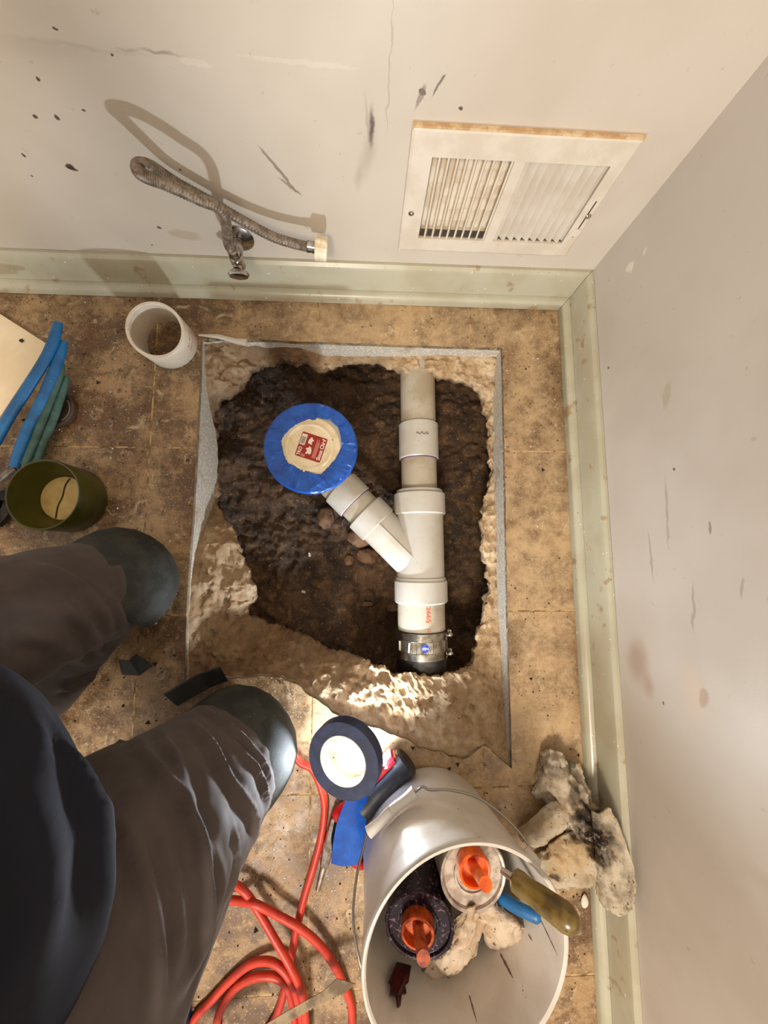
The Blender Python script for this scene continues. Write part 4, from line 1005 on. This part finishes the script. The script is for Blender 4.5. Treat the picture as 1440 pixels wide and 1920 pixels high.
cl('cloth', [[(1018, 1411, .006), (1036, 1406, .03), (1052, 1412, .035), (1066, 1430, .03), (1090, 1432, .03)],
             [(1006, 1440, .006), (1028, 1436, .04), (1052, 1440, .05), (1075, 1450, .042), (1096, 1452, .034)],
             [(1001, 1480, .006), (1022, 1478, .035), (1045, 1478, .055), (1075, 1478, .055), (1103, 1476, .04)],
             [(1014, 1504, .006), (1034, 1500, .03), (1060, 1510, .058), (1090, 1510, .065), (1112, 1502, .05)],
             [(1044, 1530, .02), (1058, 1530, .05), (1080, 1540, .066), (1105, 1545, .075), (1130, 1526, .06)],
             [(1060, 1575, .03), (1074, 1570, .055), (1095, 1580, .07), (1118, 1585, .08), (1140, 1575, .085)]], amp=.008, seed=3)
cl('cloth_fold', [[(970, 1556, .006), (1000, 1534, .035), (1030, 1508, .045), (1052, 1500, .05)], [(980, 1575, .02), (1010, 1555, .055), (1042, 1528, .065), (1066, 1520, .06)], [(998, 1588, .015), (1026, 1572, .05), (1054, 1552, .055), (1068, 1542, .05)], [(1004, 1590, .006), (1030, 1578, .02), (1056, 1560, .03), (1064, 1550, .04)]], amp=.003, seed=7)
cl('cloth_fold', [[(1003, 1604, .006), (1030, 1590, .03), (1058, 1566, .045), (1085, 1560, .06), (1112, 1580, .07)], [(1010, 1625, .02), (1038, 1615, .048), (1066, 1600, .055), (1096, 1600, .06), (1120, 1610, .07)], [(1024, 1650, .015), (1048, 1645, .04), (1074, 1640, .05), (1104, 1636, .055), (1124, 1635, .06)], [(1050, 1668, .005), (1066, 1669, .018), (1085, 1668, .025), (1106, 1664, .03), (1118, 1652, .045)]], amp=.006, seed=13)
cl('cloth_fold', [[(1110, 1520, .075), (1126, 1526, .085), (1142, 1514, .10), (1150, 1524, .10)], [(1112, 1560, .08), (1130, 1568, .09), (1146, 1560, .095), (1166, 1556, .112)], [(1116, 1610, .07), (1134, 1618, .085), (1150, 1612, .088), (1182, 1606, .115)], [(1118, 1650, .055), (1138, 1660, .085), (1158, 1656, .085), (1192, 1650, .118)], [(1126, 1685, .045), (1146, 1692, .085), (1168, 1695, .095), (1190, 1690, .115)], [(1138, 1704, .05), (1152, 1714, .08), (1168, 1718, .09), (1186, 1706, .11)]], amp=.004, seed=17)

# ------------------------------------------------------------------ small loose pieces
a, b = F(372, 628, .004), F(462, 642, .004)
sp = obj('plaster_sliver', tube([a, a.lerp(b, .4)+Vector((0, .004, 0)), a.lerp(b, .75), b], [.002, .0055, .006, .009], 7, (0, 0, 1), 1, .5), M['chip_white'], None, 0)
tag(sp, 'long white plaster sliver lying at the corner of the cut beside the pipe offcut', 'sliver')
p = F(1097, 1690, .005); tag(obj('plaster_chip', xf(lump(.009, 8, (.8, 1.4, .5), 2), Matrix.Translation((p.x, p.y, .0048))), M['chip_white'], None, 0), 'pale chip on the floor between the bucket and the right baseboard', 'chip')
p = F(1116, 1500, .03); bc = thing('black_cap', (p.x, p.y, .0), 'small black plastic cap behind the dirty rag on the baseboard', 'cap')
obj('cap_shell', xf(solid([(.011, 0), (.013, .002), (.013, .024), (.010, .027)], 20), frame((-.0485, p.y, .0005), (0, 0, 1))), M['black_plastic'], bc)
obj('cap_ridge', xf(lathe([(.0128, .018), (.0142, .0185), (.0142, .0225), (.0128, .023)], 20), frame((-.0485, p.y, .0005), (0, 0, 1))), M['black_plastic'], bc)

# ------------------------------------------------------------------ kneeling person
def capsule(p, q, r0, r1, n=20):
    p, q = Vector(p), Vector(q); ax = q-p; L = ax.length; Mx = frame(p, ax); prof = []
    for k in range(7): a = -math.pi/2+k*math.pi/12; prof.append((max(.0004, r0*math.cos(a)), r0*math.sin(a)))
    for k in range(7): a = k*math.pi/12; prof.append((max(.0004, r1*math.cos(a)), L+r1*math.sin(a)))
    return xf(solid(prof, n), Mx)
def ellip(c, r, rot=None):
    bm = bmesh.new(); bmesh.ops.create_icosphere(bm, subdivisions=3, radius=1)
    Mx = Matrix.Translation(c) @ (rot.to_4x4() if rot else Matrix.Identity(4)) @ Matrix.Diagonal((r[0], r[1], r[2], 1))
    g = [tuple(Mx @ v.co) for v in bm.verts], [tuple(v.index for v in f.verts) for f in bm.faces]; bm.free(); return g
def fuse(geos, voxel, smooth=8):          # one continuous skin around overlapping volumes
    v, f = join(*geos); me = bpy.data.meshes.new('tmp'); me.from_pydata([tuple(p) for p in v], [], f); me.update()
    bm = bmesh.new(); bm.from_mesh(me); bmesh.ops.recalc_face_normals(bm, faces=bm.faces); bm.to_mesh(me); bm.free()
    o = bpy.data.objects.new('tmp', me); COL.objects.link(o)
    r = o.modifiers.new('r', 'REMESH'); r.mode = 'VOXEL'; r.voxel_size = voxel
    s = o.modifiers.new('s', 'SMOOTH'); s.factor = .5; s.iterations = smooth
    ev = o.evaluated_get(bpy.context.evaluated_depsgraph_get()); m2 = bpy.data.meshes.new_from_object(ev)
    nv = len(m2.vertices); co = np.empty(nv*3); m2.vertices.foreach_get('co', co); no = np.empty(nv*3); m2.vertices.foreach_get('normal', no)
    fs = [tuple(p.vertices) for p in m2.polygons]
    bpy.data.objects.remove(o); bpy.data.meshes.remove(me); bpy.data.meshes.remove(m2)
    return co.reshape(-1, 3), no.reshape(-1, 3), fs
def crease(co, no, fs, lines, extra=None):
    # each line: pixels followed over the surface; cloth stands up along it
    bvh = BVHTree.FromPolygons([Vector(c) for c in co], fs); out = co.copy()
    for pix, h, w in lines:
        pts = []
        for q in catmull([Vector((x, y, 0)) for x, y in pix], 36):
            hit = bvh.ray_cast(CC, ray(q.x, q.y).normalized())
            if hit[0] is not None: pts.append(np.array(hit[0]))
        if len(pts) < 2: continue
        pa = np.array(pts); lo_, hi_ = pa.min(0)-3*w, pa.max(0)+3*w
        sel = np.where(((co > lo_) & (co < hi_)).all(1))[0]
        d2 = ((co[sel][:, None, :]-pa[None])**2).sum(-1); j = d2.argmin(1); d = np.sqrt(d2.min(1))
        fade = np.minimum(1, np.minimum(j, len(pa)-1-j)/(len(pa)*.25)+.15)
        out[sel] += no[sel]*(h*fade*(np.exp(-(d/w)**2)-.45*np.exp(-((d-1.6*w)/(w*1.1))**2)))[:, None]
    if extra is not None: out += no*extra(co)[:, None]
    return out

K1, K2 = F(214, 1097, .09), F(434, 1416, .10)
H1, H2 = Vector((-1.10, -.815, .42)), Vector((-.85, -1.085, .45))
PV = (H1+H2)/2; fwd = Vector((.645, .764, 0)); rgt = Vector((.764, -.645, 0))
CH = PV+Vector((0, 0, .36))+fwd*.06; NK = PV+Vector((0, 0, .52))+fwd*.10
S1, S2 = CH+Vector((0, 0, .10))-rgt*.19, CH+Vector((0, 0, .10))+rgt*.19
HD = NK+Vector((0, 0, .14))+fwd*.07
A1, A2 = K1+Vector((-.24, -.34, -.02)), K2+Vector((-.33, -.22, -.02))
EL1, EL2 = S1+fwd*.03-rgt*.07+Vector((0, 0, -.25)), S2+fwd*.03+rgt*.07+Vector((0, 0, -.25))
HN1, HN2 = CH+fwd*.20-rgt*.085+Vector((0, 0, .06)), CH+fwd*.20+rgt*.085+Vector((0, 0, .06))
body = [capsule(PV, CH, .12, .13), capsule(CH, NK, .12, .06), capsule(NK, HD, .05, .055), ellip(HD+Vector((0, 0, .03)), (.078, .078, .105)), ellip(HD+fwd*.03-Vector((0, 0, .03)), (.06, .06, .075)), ellip(HD+fwd*.085-Vector((0, 0, .0)), (.014, .014, .022)),
        ellip(HD+rgt*.078, (.012, .016, .03)), ellip(HD-rgt*.078, (.012, .016, .03)), capsule(S1, S2, .055, .055)]
for S_, E_, Hn, sg in ((S1, EL1, HN1, 1), (S2, EL2, HN2, -1)):
    body += [capsule(S_, E_, .048, .040), capsule(E_, Hn, .038, .026)]
    dr_ = (Hn-E_).normalized(); inn = (rgt*sg+fwd*.15).normalized(); body.append(ellip(Hn+dr_*.04, (.040, .040, .022)))
    for k in range(4):
        b0 = Hn+dr_*(.045+.010*k)+Vector((0, 0, .010)); b1 = b0+inn*.030+Vector((0, 0, .010)); b2 = b1+inn*(.026-.003*abs(k-1))-Vector((0, 0, .010)); body += [capsule(b0, b1, .0095, .009, 10), capsule(b1, b2, .009, .008, 10)]
    t0 = Hn+dr_*.015; t1 = t0+inn*.03+Vector((0, 0, -.012)); body += [capsule(t0, t1, .011, .010, 10), capsule(t1, t1+inn*.024+Vector((0, .004, .004)), .010, .008, 10)]
for H_, K_, A_ in ((H1, K1, A1), (H2, K2, A2)): body += [capsule(H_, K_, .075, .05), capsule(K_, A_, .045, .035)]
co, no, fs = fuse(body, .0065, 4)
person = obj('person', (co, fs), M['skin'], None, 180)
tag(person, 'person kneeling in brown-grey work trousers, navy shirt and black knee pads', 'person')

# trousers
tr_ = [ellip(PV, (.17, .15, .13)), capsule(H1, H1.lerp(K1, .45)+Vector((-.01, .02, .02)), .118, .104), capsule(H1.lerp(K1, .45)+Vector((-.01, .02, .02)), K1, .104, .090), capsule(H2, H2.lerp(K2, .5)+Vector((-.014, .02, .02)), .164, .146), capsule(H2.lerp(K2, .5)+Vector((-.014, .02, .02)), K2, .142, .104), capsule(H1, H2, .115, .115)]
tr_ += [capsule(K1, A1, .075, .062), capsule(K2, A2, .070, .062)]
co, no, fs = fuse(tr_, .0048, 14)
LN = [([(172, 1282), (200, 1332), (226, 1390)], .005, .007), ([(258, 1286), (300, 1360), (340, 1450), (366, 1520)], .007, .009),
      ([(255, 1375), (300, 1440), (350, 1515), (380, 1590), (392, 1660), (388, 1740), (372, 1800), (350, 1850)], .011, .009),
      ([(360, 1350), (395, 1395), (425, 1455), (465, 1515), (478, 1545), (470, 1600), (440, 1660)], .011, .008),
      ([(435, 1385), (480, 1440), (500, 1500), (505, 1535)], .008, .006), ([(390, 1306), (440, 1318), (485, 1345), (525, 1405), (537, 1460), (515, 1525)], .007, .006), ([(355, 1322), (400, 1338), (445, 1372), (490, 1425), (515, 1480)], .008, .006),
      ([(435, 1545), (446, 1610), (432, 1680)], .006, .006), ([(225, 1530), (262, 1620), (290, 1700), (302, 1790), (295, 1900)], .009, .010), ([(300, 1560), (330, 1650), (342, 1740), (330, 1830)], .006, .009), ([(400, 1580), (418, 1650), (410, 1720)], .005, .007),
      ([(110, 1292), (160, 1275), (206, 1250)], .012, .007), ([(195, 1100), (228, 1155), (240, 1200), (228, 1240)], .008, .007), ([(120, 1135), (165, 1180), (200, 1240)], .007, .009), ([(60, 1060), (120, 1080), (185, 1130), (215, 1190)], .006, .010), ([(20, 1180), (80, 1200), (140, 1230), (190, 1250)], .005, .010), ([(205, 1020), (226, 1070), (232, 1120)], .006, .008)]
def ex(c): return np.array([.0035*fbm(p, 9, 3, 41)+.0015*fbm(p, 30, 2, 43) for p in c])
co = crease(co, no, fs, LN, ex); co[:, 2] = np.maximum(co[:, 2], .004)
obj('trousers', (co, fs), M['pants'], person, 180)

# shirt with an open hem over the lap
sh = [ellip(Vector((-.955, -.915, .49)), (.232, .232, .14)), capsule(PV+Vector((0, 0, .10)), CH, .155, .150), capsule(S1, S2, .075, .075), capsule(CH, NK, .145, .072), capsule(S1, EL1, .07, .06), capsule(S2, EL2, .07, .06), capsule(EL1, EL1.lerp(HN1, .3), .055, .05), capsule(EL2, EL2.lerp(HN2, .3), .055, .05)]
co, no, fs = fuse(sh, .007, 10)
LS = [([(50, 1300), (90, 1430), (100, 1600), (85, 1820)], .010, .018), ([(120, 1370), (180, 1530), (190, 1700), (160, 1900)], .010, .016), ([(10, 1400), (35, 1550), (40, 1700), (25, 1880)], .010, .018), ([(100, 1330), (160, 1450), (205, 1590), (212, 1740)], .005, .009)]
def ex2(c): return np.array([.006*fbm(p, 7, 3, 51) for p in c])
co = crease(co, no, fs, LS, ex2)
obj('shirt', (co, fs), M['shirt'], person, 180)
hr = [ellip(HD+Vector((0, 0, .05))-fwd*.02, (.086, .086, .095))]
co, no, fs = fuse(hr, .008, 2); obj('hair', (co, fs), M['hair'], person, 180)

# knee pads with strap tails
def pad(K_, T_, out_dir, strap, dz=1., name='knee_pad'):
    a = (K_-T_); a.z = 0; a = (a.normalized()+Vector((0, 0, -.25))).normalized()   # forward over the knee cap
    up = Vector((0, 0, 1)); Mx = frame(K_, a)
    V, Q = [], []; n = 48; prof = [(-.012, 1.03), (-.010, 1.06), (.0, 1.06), (.02, 1.03), (.045, .95), (.066, .80), (.082, .55), (.090, .28), (.093, .01)]
    for z, k in prof:
        for i in range(n):
            t_ = 2*math.pi*i/n; r = out_dir*k; q = Mx @ Vector((r*math.cos(t_), r*math.sin(t_), z*dz)); q.z = max(q.z, .003); V.append(q)
    for j in range(len(prof)-1):
        for i in range(n): Q.append((j*n+i, j*n+(i+1) % n, (j+1)*n+(i+1) % n, (j+1)*n+i))
    o = obj(name, (V, Q), M['pad'], person, 60)
    if strap:
        s = [F(*q) for q in strap]; V = []
        for k, p in enumerate(s):
            d_ = s[min(k+1, len(s)-1)]-s[max(k-1, 0)]; w = Vector((-d_.y, d_.x, 0)).normalized()*.017+Vector((0, 0, .010)); V += [p-w, p+w]
        Q = [(2*i, 2*i+1, 2*i+3, 2*i+2) for i in range(len(s)-1)]; nv = len(V); off = Vector((.003, -.002, 0))
        V = V+[p+off for p in V]; Q = Q+[tuple(nv+i for i in q) for q in Q]
        bdr = [2*i for i in range(len(s))]+[2*i+1 for i in range(len(s)-1, -1, -1)]
        Q += [(bdr[i], bdr[(i+1) % len(bdr)], nv+bdr[(i+1) % len(bdr)], nv+bdr[i]) for i in range(len(bdr))]
        obj('strap', (V, Q), M['rubber'], o, 0)
    return o
p1 = pad(K1, H1, .098, [(225, 1250, .03), (250, 1252, .03), (270, 1236, .03)], 1.16)
p2 = pad(K2, H2, .106, [(318, 1312, .03), (345, 1296, .035), (380, 1276, .04), (418, 1262, .03)], 1.22)
rv = F(288, 1166, .06)
obj('rivet', xf(lump(.006, 2, (1, 1, .8), 2), Matrix.Translation(rv)), M['rivet'], p1)

# ------------------------------------------------------------------ loose grit
def scatter(name, label, n, size, mat_, region, seed, cat):
    rnd = random.Random(seed); V, Q = [], []
    tetra = [(1, 0, -.4), (-.5, .87, -.4), (-.5, -.87, -.4), (0, 0, .8)]
    k = 0
    while k < n:
        x, y = rnd.uniform(*region[:2]), rnd.uniform(*region[2:])
        if inpoly(x, y, holepoly): continue
        dens = .5+.5*nz((x, y, 0), 6, seed)
        if rnd.random() > dens: continue
        s = size*rnd.uniform(.4, 1)**2*(2.4 if rnd.random() < .04 else 1); a = rnd.uniform(0, 6.28); n0 = len(V)
        for q in tetra:
            V.append((x+s*(q[0]*math.cos(a)-q[1]*math.sin(a))*rnd.uniform(.7, 1.4), y+s*(q[0]*math.sin(a)+q[1]*math.cos(a)), .0004+s*.45+s*q[2]*.8))
        Q += [(n0, n0+2, n0+1), (n0, n0+1, n0+3), (n0+1, n0+2, n0+3), (n0+2, n0, n0+3)]; k += 1
    o = obj(name, (V, Q), mat_, None, 0); tag(o, label, cat, kind='stuff')
scatter('dark_grit', 'dark crumbs of soil strewn over the tile floor', 1800, .0026, M['grit'], (-1.5, -.04, -1.5, -.04), 3, 'grit')
scatter('pale_grit', 'pale specks of concrete dust strewn over the tile floor', 5200, .0013, M['grit_white'], (-1.2, -.04, -1.5, -.04), 5, 'grit')
